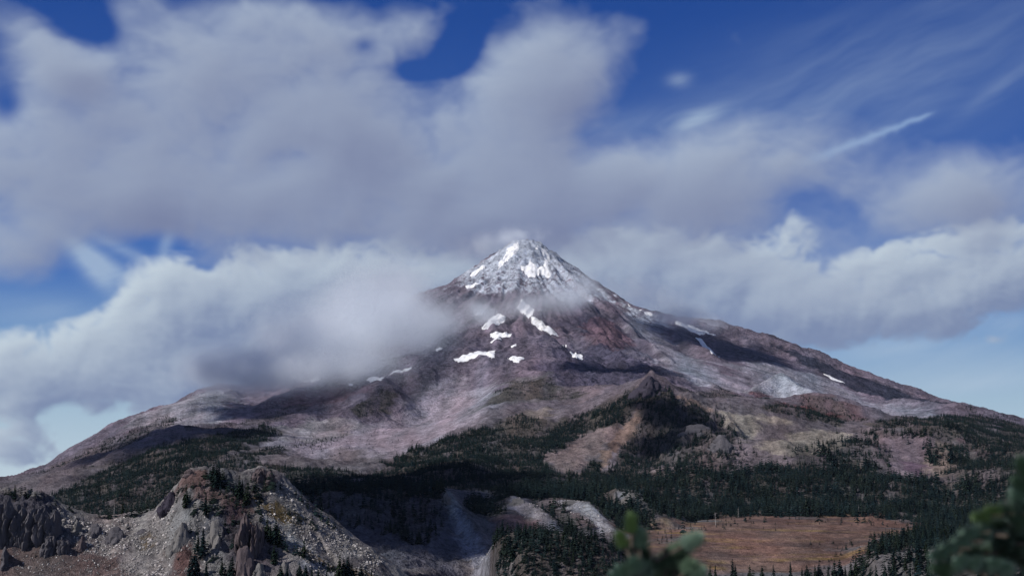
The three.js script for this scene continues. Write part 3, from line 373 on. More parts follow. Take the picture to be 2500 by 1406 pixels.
// forests: [name of stand, outline, trees per hectare, height from, to, nearest depth, raggedness, gaps]
const STANDS = [
  ['flank', [[110, 1222], [250, 1146], [430, 1086], [520, 1062], [640, 1040], [690, 1052], [640, 1078], [560, 1105], [470, 1150], [440, 1180], [420, 1240], [340, 1262], [250, 1262], [150, 1236]], 230, 8, 15, 2300, 26, .15],
  ['flank', [[470, 1150], [560, 1112], [690, 1090], [690, 1106], [600, 1128], [700, 1140], [860, 1150], [900, 1165], [800, 1180], [690, 1176], [600, 1172]], 190, 8, 14, 2600, 20, .25],
  ['flank', [[740, 1078], [830, 1060], [840, 1070], [760, 1092], [700, 1096]], 60, 6, 10, 3300, 14, .3],
  ['knob', [[850, 1002], [930, 950], [970, 968], [940, 1008], [880, 1022]], 150, 4, 8, 4400, 20, .2],
  ['shoulder', [[430, 1086], [520, 1036], [640, 1010], [720, 985], [760, 985], [700, 1022], [640, 1036], [540, 1056]], 80, 4, 8, 4000, 25, .36],
  ['skyline', [[50, 1186], [200, 1108], [330, 1046], [410, 1010], [430, 1030], [340, 1080], [200, 1150], [110, 1215]], 90, 6, 11, 3800, 25, .32],
  ['skyline', [[95, 1205], [250, 1132], [400, 1078], [440, 1088], [300, 1142], [200, 1184], [130, 1220]], 75, 5, 9, 3500, 25, .36],
  ['heath', [[940, 962], [1000, 930], [1100, 913], [1210, 922], [1150, 952], [1050, 962]], 26, 3, 6, 4300, 40, .4],
  ['heath', [[680, 1056], [900, 1050], [1040, 1060], [1000, 1105], [850, 1115], [690, 1100]], 5, 5, 9, 3300, 40, .3],
  ['rib', [[870, 1185], [960, 1130], [1100, 1068], [1190, 1042], [1215, 1050], [1200, 1085], [1250, 1075], [1300, 1072], [1360, 1045], [1430, 1012], [1500, 985], [1560, 955], [1590, 960], [1560, 1000], [1500, 1045], [1440, 1050], [1330, 1115], [1370, 1165], [1300, 1195], [1100, 1206], [950, 1200]], 300, 8, 15, 2500, 22, .24],
  ['rib', [[1380, 1165], [1455, 1130], [1470, 1150], [1520, 1150], [1580, 1150], [1580, 1200], [1400, 1205]], 150, 10, 17, 2500, 20, .2],
  ['heath', [[1170, 1020], [1250, 930], [1340, 920], [1450, 955], [1400, 1000], [1330, 1005], [1220, 1050]], 170, 2.6, 6, 4000, 40, .36],
  ['heath', [[1400, 905], [1560, 925], [1640, 950], [1560, 955], [1420, 950]], 30, 2.4, 5, 4300, 40, .4],
  ['heath', [[1640, 952], [1760, 945], [1900, 982], [1980, 1000], [1880, 1008], [1740, 1000]], 130, 3.5, 7, 3900, 30, .35],
  ['spire', [[1560, 960], [1600, 950], [1740, 1005], [1690, 1050], [1640, 1120], [1590, 1150], [1470, 1170], [1530, 1090], [1560, 1030]], 170, 9, 16, 2800, 20, .05],
  ['crags', [[1690, 1010], [1745, 1010], [1800, 1060], [1790, 1140], [1740, 1180], [1650, 1170], [1640, 1120]], 110, 9, 17, 2800, 20, .33],
  ['rib', [[1180, 1064], [1260, 1012], [1340, 1030], [1430, 1008], [1560, 946], [1585, 968], [1500, 1030], [1440, 1045], [1340, 1098], [1240, 1092]], 150, 7, 13, 3000, 24, .34],
  ['crags', [[1640, 1060], [1800, 1040], [1830, 1100], [1900, 1140], [1760, 1180], [1640, 1170]], 60, 10, 18, 2800, 24, .38],
  ['clumps', [[1930, 1092], [2140, 1068], [2190, 1130], [2100, 1172], [1950, 1152]], 80, 11, 21, 2700, 24, .38],
  ['clumps', [[2290, 1070], [2430, 1090], [2500, 1130], [2500, 1180], [2300, 1170]], 90, 11, 20, 2600, 24, .34],
  ['cinder', [[1890, 1010], [1960, 964], [2030, 968], [2130, 1025], [2100, 1055], [1950, 1040]], 110, 5, 9, 3800, 20, .36],
  ['rim', [[1735, 992], [1850, 1000], [1990, 1005], [2060, 1030], [2060, 1048], [1950, 1030], [1850, 1012], [1740, 1008]], 150, 9, 14, 3580, 12, .1],
  ['outer', [[2140, 1034], [2350, 1012], [2500, 1040], [2580, 1060], [2580, 1200], [2440, 1130], [2360, 1068], [2230, 1056]], 170, 8, 14, 3000, 40, .25],
  ['outer', [[1900, 925], [2050, 960], [2250, 1010], [2330, 1025], [2140, 1040], [2000, 1000]], 16, 3, 6, 4300, 60, .5],
  ['outer', [[2250, 975], [2400, 1012], [2580, 1060], [2580, 1080], [2380, 1030]], 45, 9, 14, 5200, 30, .2],
  ['clumps', [[1985, 1090], [2070, 1066], [2150, 1080], [2140, 1120], [2100, 1140], [2060, 1130], [2010, 1130]], 60, 12, 22, 2800, 22, .4],
  ['clumps', [[2100, 1056], [2240, 1052], [2380, 1050], [2360, 1076], [2300, 1078], [2240, 1068], [2140, 1076]], 110, 11, 19, 2900, 16, .15],
  ['clumps', [[2260, 1090], [2290, 1088], [2300, 1130], [2270, 1132]], 90, 16, 24, 2800, 8, .1],
  ['clumps', [[2310, 1085], [2370, 1095], [2360, 1130], [2320, 1125]], 90, 14, 22, 2800, 10, .15],
  ['clumps', [[2330, 1120], [2440, 1110], [2500, 1140], [2500, 1190], [2380, 1190], [2320, 1160]], 90, 12, 20, 2600, 20, .2],
  ['clumps', [[1900, 1135], [1960, 1130], [1990, 1140], [1960, 1160], [1900, 1160]], 110, 10, 16, 2800, 12, .1],
  ['belt', [[1200, 1206], [1300, 1182], [1400, 1186], [1500, 1168], [1600, 1152], [1700, 1150], [1780, 1160], [1860, 1142], [1960, 1138], [2050, 1155], [2120, 1142], [2190, 1172], [2290, 1172], [2400, 1180], [2560, 1180], [2560, 1300], [2380, 1292], [2250, 1290], [2240, 1270], [2130, 1263], [2000, 1262], [1850, 1262], [1700, 1270], [1610, 1285], [1540, 1300], [1480, 1250], [1400, 1218], [1300, 1222]], 215, 12, 25, 2050, 16, .27],
  ['cliff top', [[640, 1190], [800, 1186], [950, 1190], [1085, 1196], [1085, 1214], [900, 1212], [700, 1214]], 150, 12, 22, 1900, 14, .1],
  ['cliff', [[700, 1205], [900, 1210], [1085, 1210], [1100, 1262], [1020, 1330], [900, 1300], [780, 1262]], 110, 10, 18, 1500, 16, .3],
  ['spurs', [[1130, 1215], [1240, 1212], [1240, 1250], [1200, 1262], [1150, 1255]], 110, 12, 20, 1800, 12, .2],
  ['spurs', [[1290, 1232], [1360, 1232], [1420, 1262], [1460, 1298], [1420, 1300], [1370, 1290], [1340, 1258]], 110, 11, 19, 1850, 12, .2],
  ['spurs', [[1440, 1230], [1500, 1222], [1530, 1242], [1580, 1255], [1590, 1290], [1510, 1300], [1480, 1262]], 110, 12, 20, 1900, 12, .2],
  ['knoll', [[1200, 1350], [1222, 1312], [1300, 1296], [1420, 1304], [1500, 1329], [1590, 1372], [1590, 1440], [1500, 1440], [1400, 1440], [1300, 1440], [1220, 1440]], 430, 8, 17, 1250, 6, .14, 1500],
  ['valley', [[2150, 1440], [2085, 1430], [2095, 1370], [2130, 1340], [2220, 1318], [2300, 1312], [2420, 1310], [2600, 1300], [2600, 1440]], 115, 13, 22, 1200, 12, .25],
  ['meadow edge', [[1590, 1304], [1700, 1268], [1850, 1258], [2100, 1260], [2240, 1278], [2240, 1300], [2100, 1284], [1900, 1278], [1750, 1290], [1640, 1318]], 16, 4, 13, 1500, 20, .36],
  ['meadow edge', [[2240, 1300], [2110, 1325], [2060, 1370], [1980, 1410], [1960, 1390], [2040, 1340], [2120, 1310]], 22, 4, 12, 1300, 14, .3],
  ['valley', [[2240, 1300], [2300, 1280], [2420, 1285], [2600, 1285], [2600, 1330], [2300, 1330]], 120, 14, 22, 1500, 14, .2],
].map(([name, pts, n, h0, h1, dmin, rag, gap, dmax]) => ({ name, R: region(pts, dmin, dmax), n, h0, h1, rag, gap }));
const SNOWDUST = REG([[1095, 700], [1140, 655], [1200, 622], [1285, 580], [1400, 640], [1500, 735], [1400, 735], [1330, 715], [1240, 715], [1150, 725]], 6500);
const DUST2 = REG([[1500, 722], [1620, 778], [1640, 800], [1560, 790]], 6500);

// ---------------------------------------------------------------- ground meshes with grain
function grainTexture(seed, n, lo, hi) {   // tileable mottling: stones and gravel of several sizes
  const N = n, h = new Float32Array(N * N), rnd = rng(seed);
  for (const [cells, amp] of [[8, .5], [24, .6], [64, .8], [160, 1], [400, 1], [N / 2, .8]]) {
    const k = Math.round(cells), v = Float32Array.from({ length: k * k }, () => rnd() - .5);
    for (let j = 0; j < N; j++) for (let i = 0; i < N; i++) { const x = i / N * k, y = j / N * k, x0 = x | 0, y0 = y | 0, fx = x - x0, fy = y - y0, u = fx * fx * (3 - 2 * fx), w = fy * fy * (3 - 2 * fy), x1 = (x0 + 1) % k, y1 = (y0 + 1) % k; h[j * N + i] += amp * mix(mix(v[y0 * k + x0], v[y0 * k + x1], u), mix(v[y1 * k + x0], v[y1 * k + x1], u), w); }
  }
  const px = new Uint8Array(N * N * 4); for (let i = 0; i < N * N; i++) { const t = clamp(.5 + h[i] * .42), q = 255 * mix(lo, hi, t); px[i * 4] = px[i * 4 + 1] = px[i * 4 + 2] = q; px[i * 4 + 3] = 255; }
  const t = new THREE.DataTexture(px, N, N); t.wrapS = t.wrapT = THREE.RepeatWrapping; t.magFilter = THREE.LinearFilter; t.needsUpdate = true; return t;
}
const GRAIN = grainTexture(5, 2048, .50, 1.0);
const groundMat = (metres, bump, grain = GRAIN) => { const m = grain.clone(); m.repeat.set(1 / metres, 1 / metres); m.needsUpdate = true; return new THREE.MeshLambertMaterial({ vertexColors: true, map: m, bumpMap: m, bumpScale: bump }); };
const COARSE = grainTexture(9, 2048, .22, 1.0);
const MATNEAR = groundMat(230, 2.0, COARSE), MATMID = groundMat(610, 3.2, COARSE), MATFAR = groundMat(1500, 8, COARSE);
const TONE = .74, COL = new Float32Array(NR * NC * 3);
for (let r = 0; r < NR; r++) for (let c = 0; c < NC; c++) {
  const d = ROWD[r], x = COLA[c] * d, z = -d, y = Hgt[r * NC + c], o = (r * NC + c) * 3; let k;
  const n1 = fbm(x / (d * .05 + 20), z / (d * .05 + 20), 4), n2 = fbm(x / (d * .011 + 3) + 9, z / (d * .011 + 3), 4, .6);
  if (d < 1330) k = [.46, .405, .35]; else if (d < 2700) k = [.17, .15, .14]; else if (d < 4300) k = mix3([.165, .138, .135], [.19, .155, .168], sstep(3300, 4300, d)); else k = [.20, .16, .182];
  k = k.slice();
  if (d < 1330) { k = mix3(k, [.20, .155, .14], sstep(.0, .4, fbm(x / 33 + 8, z / 33, 4, .6)) * .75); k = mix3(k, [.14, .125, .125], sstep(.05, .45, ridged(x / 30 + 11, z / 38, 3, .55)) * .45); }
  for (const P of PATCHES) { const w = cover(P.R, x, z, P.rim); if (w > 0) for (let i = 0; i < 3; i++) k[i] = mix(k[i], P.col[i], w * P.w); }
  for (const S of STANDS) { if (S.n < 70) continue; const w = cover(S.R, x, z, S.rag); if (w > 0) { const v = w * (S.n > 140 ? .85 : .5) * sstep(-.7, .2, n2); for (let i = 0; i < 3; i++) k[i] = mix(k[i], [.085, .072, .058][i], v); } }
  if (d > 1330 && d < 2600) { const m = cover(MEADOW, x, z, 60, 1.5); if (m > 0) { const s = sstep(.05, .9, fbm(x / 170 + 4 + .5 * n1, z / 75, 4, .6) + .2 * n2), g = sstep(-.4, .6, fbm(x / 90, z / 70 + 8, 4)); const mc = [mix(mix(.235, .15, g), .36, s * .6), mix(mix(.142, .098, g), .24, s * .6), mix(mix(.105, .080, g), .07, s * .6)]; for (let i = 0; i < 3; i++) k[i] = mix(k[i], mc[i], m); } }
  let f = 1.22 * (1 + .20 * n2 + .20 * n1); if (d > 1330) f *= 1.2 * (1 + .16 * noise(x / (d * .0022 + 3), z / (d * .0035 + 3)) + .16 * noise(x / (d * .0045 + 3) + 40, z / (d * .006 + 3))); const tint = fbm(x / (d * .03 + 15) - 20, z / (d * .03 + 15) + 5, 3);
  k[0] *= f * (1 + .10 * tint); k[1] *= f * (1 - .03 * tint); k[2] *= f * (1 - .05 * tint);
  if (d < 1330) { const b = sstep(.25, .7, fbm(x / 14 + 50, z / 14, 4, .6)); for (let i = 0; i < 3; i++) k[i] = mix(k[i], [.15, .14, .142][i], b * .55); }
  if (d > 3300) { const sx = x - SUMMIT[0], sz = z - SUMMIT[2], th = Math.atan2(sx, sz), ra = Math.hypot(sx, sz), st = fbm(th * 30 + .3 * n1, ra / 900 + 3, 4, .6) * sstep(3300, 4300, d); const q = 1 + .34 * st; k[0] *= q * (1 + .06 * st); k[1] *= q; k[2] *= q; }
  if (d > 6400) { const s = Math.max(cover(SNOWDUST, x, z, 90), cover(DUST2, x, z, 40)); if (s > 0) { const v = s * sstep(-.48, .25, fbm(x / 26 + 3, z / 26, 4, .7) + .25 * n1 + .45 * sstep(650, 850, y) * sstep(520, 200, Math.hypot(x - SUMMIT[0], z - SUMMIT[2]))); for (let i = 0; i < 3; i++) k[i] = mix(k[i], [1.0, 1.04, 1.08][i], v * .85); } }
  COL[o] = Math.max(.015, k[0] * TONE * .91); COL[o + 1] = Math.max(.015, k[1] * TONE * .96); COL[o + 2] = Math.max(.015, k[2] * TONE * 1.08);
}
function mix3(a, b, t) { return [mix(a[0], b[0], t), mix(a[1], b[1], t), mix(a[2], b[2], t)]; }
// normals over the whole sheet, so that the pieces meet without a seam
const NRM = new Float32Array(NR * NC * 3);
for (let r = 0; r < NR; r++) for (let c = 0; c < NC; c++) {
  const r0 = Math.max(0, r - 1), r1 = Math.min(NR - 1, r + 1), c0 = Math.max(0, c - 1), c1 = Math.min(NC - 1, c + 1), P = (R, C) => [COLA[C] * ROWD[R], Hgt[R * NC + C], -ROWD[R]];
  const A = P(r, c0), B = P(r, c1), D = P(r0, c), E = P(r1, c), ux = B[0] - A[0], uy = B[1] - A[1], uz = B[2] - A[2], vx = E[0] - D[0], vy = E[1] - D[1], vz = E[2] - D[2];
  let nx = uy * vz - uz * vy, ny = uz * vx - ux * vz, nz = ux * vy - uy * vx; const l = Math.hypot(nx, ny, nz) || 1, o = (r * NC + c) * 3; NRM[o] = nx / l; NRM[o + 1] = ny / l; NRM[o + 2] = nz / l;
}
function sheet(name, d0, d1, material, other, R) {
  const ra = Math.floor(rowAt(d0)), rb = Math.min(NR - 1, Math.ceil(rowAt(d1))), n = rb - ra + 1, P = new Float32Array(n * NC * 3), UV = new Float32Array(n * NC * 2), I = new Uint32Array((n - 1) * (NC - 1) * 6); let k = 0;
  for (let r = 0; r < n; r++) for (let c = 0; c < NC; c++) { const o = r * NC + c, d = ROWD[r + ra]; P[o * 3] = COLA[c] * d; P[o * 3 + 1] = Hgt[(r + ra) * NC + c]; P[o * 3 + 2] = -d; UV[o * 2] = COLA[c] * d; UV[o * 2 + 1] = -d * .8 - P[o * 3 + 1] * .9; }
  const J = [];
  for (let r = 0; r < n - 1; r++) for (let c = 0; c < NC - 1; c++) { const o = r * NC + c, q = [o, o + 1, o + NC, o + 1, o + NC + 1, o + NC]; if (R && cover(R, P[o * 3], P[o * 3 + 2], 60, 1.5) > .5) J.push(...q); else for (const v of q) I[k++] = v; }
  const g = new THREE.BufferGeometry(); g.setAttribute('position', new THREE.BufferAttribute(P, 3)); g.setAttribute('uv', new THREE.BufferAttribute(UV, 2)); g.setAttribute('color', new THREE.BufferAttribute(COL.slice(ra * NC * 3, (rb + 1) * NC * 3), 3)); g.setAttribute('normal', new THREE.BufferAttribute(NRM.slice(ra * NC * 3, (rb + 1) * NC * 3), 3)); g.setIndex(new THREE.BufferAttribute(I.slice(0, k), 1));
  if (R) { const g2 = new THREE.BufferGeometry(); for (const at of ['position', 'uv', 'color', 'normal']) g2.setAttribute(at, g.getAttribute(at)); g2.setIndex(J); const m2 = new THREE.Mesh(g2, material); m2.name = other; m2.userData.kind = 'structure'; scene.add(m2); }
  const m = new THREE.Mesh(g, material); m.name = name; m.userData.kind = 'structure'; scene.add(m); return m;
}
const snap = (d) => ROWD[Math.floor(rowAt(d))];
sheet('ground', 2.2, snap(700), MATNEAR); sheet('ridge', snap(700), snap(1330), MATNEAR); sheet('valley', snap(1330), snap(2600), MATMID, 'meadow', MEADOW); sheet('hills', snap(2600), snap(4300), MATMID); sheet('mountain', snap(4300), 15999, MATFAR);

// ---------------------------------------------------------------- conifers
const tag = (o, label, category, group, kind) => { if (label) o.userData.label = label; if (category) o.userData.category = category; if (group) o.userData.group = group; if (kind) o.userData.kind = kind; return o; };
const counts = {}; const numbered = (n) => { const k = counts[n] = (counts[n] ?? -1) + 1; return k ? n + '_' + String(k).padStart(3, '0') : n; };
function geom(P, I, color) { const g = new THREE.BufferGeometry(); g.setAttribute('position', new THREE.Float32BufferAttribute(P, 3)); if (color) g.setAttribute('color', new THREE.Float32BufferAttribute(color, 3)); g.setIndex(I); g.computeVertexNormals(); return g; }
// a crown one unit tall: drooping boughs in whorls, ragged and with gaps
function crownGeometry(seed, whorls, per, width, bare, fork) {
  const r = rng(seed), P = [], I = [], C = [];
  for (let w = 0; w < whorls; w++) {
    const t = (w + .3 * r()) / whorls, y = mix(bare, .99, t), reach0 = width * Math.pow(1 - t, .78) * (.72 + .5 * r()) + .012;
    for (let b = 0; b < per; b++) {
      if (r() < .10) continue;
      const a = (b + r() * .8 + (w % 2) * .5) / per * 6.2832, reach = reach0 * (.6 + .65 * r()), dip = reach * (.30 + .45 * r()), wide = reach * .42 + .008, lift = .022 + .02 * r();
      const ca = Math.cos(a), sa = Math.sin(a), o = P.length / 3, mx = ca * reach * .62, mz = sa * reach * .62;
      P.push(0, y + lift, 0, mx - sa * wide, y - dip * .55, mz + ca * wide, ca * reach, y - dip, sa * reach, mx + sa * wide, y - dip * .55, mz - ca * wide, mx, y - dip * .2 + .012, mz);
      I.push(o, o + 1, o + 4, o + 1, o + 2, o + 4, o + 2, o + 3, o + 4, o + 3, o, o + 4); if (fork) I.push(o, o + 3, o + 1, o + 1, o + 3, o + 2);
      const q = .7 + .6 * r(); for (let k = 0; k < 5; k++) C.push(q * (k === 2 ? 1.25 : 1), q * (k === 2 ? 1.2 : 1), q);
    }
  }
  const o = P.length / 3; P.push(0, 1.03, 0, .012, .93, 0, -.007, .93, .011, -.007, .93, -.011); I.push(o, o + 1, o + 2, o, o + 2, o + 3, o, o + 3, o + 1); for (let k = 0; k < 4; k++) C.push(1, 1, 1);
  return geom(P, I, C);
}
const trunkGeometry = (h, r0, r1, n = 6) => { const g = new THREE.CylinderGeometry(r1, r0, h, n, 3, true); g.translate(0, h / 2, 0); return g; };
const CROWNS = [[11, 15, 6, .20, .10], [12, 13, 6, .25, .05], [13, 17, 6, .15, .14], [14, 14, 7, .22, .03], [15, 12, 6, .29, .08], [16, 16, 5, .13, .22]].map((a) => crownGeometry(...a, true));
const SMALLCROWNS = [[21, 7, 5, .21, .06], [22, 6, 5, .27, .03], [23, 8, 5, .16, .12], [24, 6, 5, .33, .0]].map((a) => crownGeometry(...a, false));
const TRUNK = trunkGeometry(.95, .017, .004);
const leafMat = (r, g, b) => new THREE.MeshLambertMaterial({ color: new THREE.Color().setRGB(r, g, b), vertexColors: true });
const LEAF = [leafMat(.0105, .0195, .0185), leafMat(.013, .022, .018), leafMat(.009, .0175, .020), leafMat(.017, .025, .0165)];
const BARK = new THREE.MeshLambertMaterial({ color: new THREE.Color().setRGB(.10, .08, .065) });
const POOL = [];   // every conifer: x, y, z, height, stand, seed
{
  const r = rng(404);
  for (const S of STANDS) {
    const { R } = S, area = (R.x1 - R.x0) * (R.z1 - R.z0) / 1e4, n = Math.min(60000, Math.round(area * S.n));
    for (let i = 0; i < n; i++) {
      const x = mix(R.x0, R.x1, r()), z = mix(R.z0, R.z1, r()), q = r(), hh = r();
      const e = edgeDist(R, x, z) * (inside(R, x, z) ? 1 : -1) + S.rag * 1.3 * fbm(x / S.rag * .4, z / S.rag * .4, 3, .6); if (e < 0) continue;
      const gap = fbm(x / (S.rag * 2.6) + 77, z / (S.rag * 2.6), 3, .6); if (gap + .5 * noise(x / 23, z / 23) < -1 + S.gap * 2.6 && q > .10) continue;
      const y = ground(x, z), h = mix(S.h0, S.h1, hh * hh * .7 + hh * .3) * (.85 + .45 * noise(x / 70 + 3, z / 70)) * (.8 + .45 * r()); if (!seen(x, y + h, z, .004)) continue;
      POOL.push([x, y, z, h, S.name, q * 1e6 | 0]);
    }
  }
  // trees that stand apart: [px, py of the foot, height in frame pixels, nearest depth, stand]
  const one = (list, dmin, name) => { for (const [px, py, hp] of list) { const p = hit(px, py, dmin, spanOf(dmin)), h = hp * (name === 'meadow' ? 1.5 : 1.08) * -p[2] / FOCAL; POOL.push([p[0], ground(p[0], p[2]), p[2], h, name, (px * 7919 + py * 104729) % 1000003]); } };
  one([[33, 1226, 40], [50, 1212, 28], [58, 1212, 31], [66, 1212, 20], [74, 1210, 24], [45, 1236, 20], [12, 1205, 12], [22, 1203, 14], [84, 1214, 14]], 950, 'cliff brow');
  one([[133, 1232, 22], [168, 1244, 16], [240, 1262, 12], [252, 1263, 18], [266, 1263, 27], [281, 1262, 20], [297, 1262, 40], [307, 1262, 26], [318, 1260, 34], [329, 1258, 24], [341, 1255, 33], [356, 1250, 28], [366, 1247, 22], [376, 1244, 24], [390, 1238, 20], [402, 1230, 22]], 950, 'saddle');
  one([[311, 1291, 21], [234, 1292, 16], [85, 1360, 9]], 950, 'talus');
  one([[452, 1238, 52], [475, 1248, 28], [491, 1242, 36], [500, 1264, 56], [510, 1240, 30], [528, 1242, 26], [536, 1252, 24], [420, 1212, 25], [434, 1205, 26], [411, 1214, 22], [443, 1200, 18], [546, 1240, 22], [568, 1274, 26], [582, 1280, 16]], 950, 'red tower');
  one([[505, 1186, 30], [516, 1196, 34], [536, 1206, 30], [552, 1214, 28], [566, 1222, 30], [580, 1232, 32], [594, 1238, 28], [470, 1190, 18], [486, 1186, 20], [604, 1196, 30], [622, 1188, 24], [646, 1192, 26], [668, 1200, 24], [684, 1196, 22]], 950, 'tower top');
  one([[447, 1226, 24], [462, 1222, 20], [484, 1214, 22], [498, 1206, 20], [520, 1220, 24], [556, 1232, 22], [574, 1240, 24], [592, 1250, 20], [606, 1262, 26], [548, 1284, 22], [530, 1290, 20], [556, 1300, 18], [590, 1300, 20], [430, 1224, 22], [610, 1290, 22], [630, 1250, 30], [636, 1270, 28], [632, 1230, 34], [628, 1212, 30], [618, 1200, 26]], 950, 'red tower');
  one([[512, 1168, 34], [519, 1180, 48], [526, 1190, 52], [533, 1176, 40], [541, 1184, 38], [550, 1192, 30], [558, 1198, 34], [566, 1196, 28], [574, 1206, 36], [582, 1216, 52], [590, 1212, 40], [597, 1222, 34], [602, 1232, 48], [545, 1170, 24], [500, 1162, 18], [660, 1182, 38], [612, 1178, 22], [640, 1170, 16]], 950, 'tower top');
  one([[493, 1368, 74], [481, 1352, 46], [474, 1346, 38], [480, 1304, 26], [464, 1302, 22], [504, 1352, 34], [467, 1367, 18], [527, 1366, 20], [518, 1366, 14], [515, 1310, 28], [536, 1322, 32], [566, 1330, 22]], 950, 'tower foot');
  one([[473, 1412, 64], [461, 1416, 48], [502, 1420, 50], [540, 1406, 42], [549, 1405, 28], [565, 1424, 62], [560, 1412, 40], [434, 1366, 10], [518, 1424, 30], [590, 1424, 30], [620, 1430, 34], [640, 1430, 26]], 950, 'frame edge');
  one([[643, 1302, 32], [651, 1312, 46], [658, 1320, 42], [665, 1316, 30], [672, 1328, 54], [680, 1334, 44], [687, 1332, 34], [693, 1340, 36], [668, 1376, 52], [676, 1366, 34], [658, 1352, 30], [700, 1346, 26]], 950, 'gully');
  one([[705, 1254, 16], [718, 1254, 15], [727, 1268, 13], [745, 1268, 10], [760, 1276, 24], [764, 1292, 26], [773, 1292, 15], [735, 1225, 30], [722, 1212, 24], [750, 1240, 30], [770, 1256, 34], [784, 1268, 30], [800, 1282, 30], [815, 1292, 24]], 950, 'scree');
  one([[717, 1348, 24], [724, 1352, 28], [732, 1358, 20], [741, 1360, 42], [749, 1366, 28], [756, 1368, 22], [764, 1372, 16], [779, 1374, 22], [790, 1382, 26], [800, 1388, 22], [812, 1388, 16], [730, 1416, 40], [745, 1424, 44], [760, 1426, 40], [776, 1430, 44], [796, 1434, 40], [815, 1428, 30], [828, 1420, 62], [838, 1416, 48], [848, 1412, 52], [858, 1416, 40], [868, 1420, 36], [880, 1426, 44], [892, 1430, 40], [906, 1434, 40], [920, 1430, 34], [936, 1436, 38], [700, 1424, 40], [684, 1426, 44]], 950, 'lower scree');
  one([[1618, 1318, 9], [1606, 1320, 8], [1627, 1312, 8], [1640, 1316, 13], [1616, 1325, 7], [1629, 1323, 8], [1610, 1329, 9], [1585, 1332, 7], [1576, 1322, 7], [1640, 1326, 6], [1700, 1303, 7], [1707, 1305, 5], [1774, 1284, 10], [1784, 1286, 10], [1795, 1278, 9], [1770, 1292, 9], [1822, 1276, 15], [1894, 1296, 8], [1906, 1264, 8], [1928, 1268, 10], [1943, 1268, 10], [1952, 1268, 8], [1894, 1282, 6], [1925, 1281, 5], [1865, 1292, 7], [1880, 1256, 8], [2000, 1274, 22], [2056, 1276, 12], [2094, 1276, 24], [2112, 1277, 16], [2188, 1280, 8], [2198, 1273, 7], [2206, 1275, 9], [2208, 1272, 14], [2222, 1272, 12], [2236, 1274, 12], [1980, 1330, 8], [2002, 1330, 6], [2036, 1328, 7], [2030, 1368, 6], [2076, 1326, 8], [2180, 1298, 6], [1668, 1302, 26], [1720, 1290, 8], [1750, 1288, 9], [1690, 1300, 12]], 1300, 'meadow');
  one([[1735, 1424, 40], [1748, 1426, 44], [1790, 1420, 52], [1797, 1422, 40], [1832, 1424, 42], [1840, 1426, 36], [1862, 1424, 40], [1890, 1426, 44], [1932, 1424, 48], [1960, 1428, 40], [1972, 1424, 42], [1980, 1426, 38], [1992, 1426, 44], [2002, 1424, 46], [2024, 1424, 40], [2040, 1424, 52], [2053, 1426, 56], [2066, 1424, 40], [2080, 1420, 46], [1772, 1426, 24], [1815, 1426, 26], [1910, 1424, 26]], 1300, 'foot row');
  one([[1810, 1098, 22], [1783, 1138, 18], [1788, 1144, 24], [1770, 1150, 22], [2044, 1058, 18], [2150, 1112, 20], [2218, 1084, 24], [2205, 1070, 16], [2274, 1130, 40], [2286, 1118, 36], [2262, 1128, 34], [2306, 1106, 16], [2324, 1130, 42], [2334, 1126, 34], [2346, 1120, 30], [1750, 1018, 10], [2012, 1120, 44], [2000, 1112, 38], [2026, 1126, 40], [2040, 1150, 44], [2060, 1140, 34], [2090, 1140, 26], [2080, 1142, 28], [2116, 1144, 40], [2124, 1140, 34], [2076, 1166, 24], [2290, 1180, 30], [2274, 1176, 12], [2294, 1172, 10], [1917, 1120, 14], [1934, 1118, 10]], 2700, 'moraine');
}
const STANDLABEL = {
  'cliff brow': ['dark conifer on the brow of the columnar grey cliff', 'conifers on the cliff brow'], saddle: ['conifer along the saddle of the near ridge', 'conifers along the saddle'],
  talus: ['lone small conifer on the pale talus below the saddle', 'small conifers on the talus'], 'red tower': ['conifer growing on the reddish face of the rock tower', 'conifers on the red rock face'],
  'tower top': ['conifer crowded on the rocky top of the rock tower', 'conifers on the tower top'], 'tower foot': ['conifer in the cluster at the grey foot of the rock tower', 'conifers at the tower foot'],
  'frame edge': ['conifer on reddish scree under the rock tower', 'conifers under the rock tower'], gully: ['conifer in the line down the gully beside the rock tower', 'conifers in the gully'],
  scree: ['small conifer along the upper edge of the pale scree right of the rock tower', 'conifers along the upper scree'], 'lower scree': ['conifer on the lower scree before the shaded cliff', 'conifers on the lower scree'],
  'meadow edge': ['conifer at the ragged edge of the brown meadow', 'conifers at the meadow edge'],
  meadow: ['small conifer standing apart on the brown meadow', 'young conifers on the meadow'], 'foot row': ['conifer in the row before the near edge of the brown meadow', 'conifers before the meadow'],
  knoll: ['conifer on the wooded knoll', 'conifers on the wooded knoll'], valley: ['conifer in the wood beside the meadow', 'conifers beside the meadow'],
  belt: ['conifer in the broad dark forest belt behind the meadow', 'conifers of the forest belt'], moraine: ['large conifer standing out on the brown slope below the tan hollow', 'conifers on the brown slope'],
  clumps: ['conifer in a clump on the brown slope above the forest belt', 'conifers in clumps on the slope'], spurs: ['conifer between the pale rock spurs in the middle of the valley', 'conifers between the spurs'],
  cliff: ['conifer clinging to the shaded dark cliff', 'conifers on the shaded cliff'], 'cliff top': ['conifer along the top of the shaded dark cliff', 'conifers along the cliff top'],
};
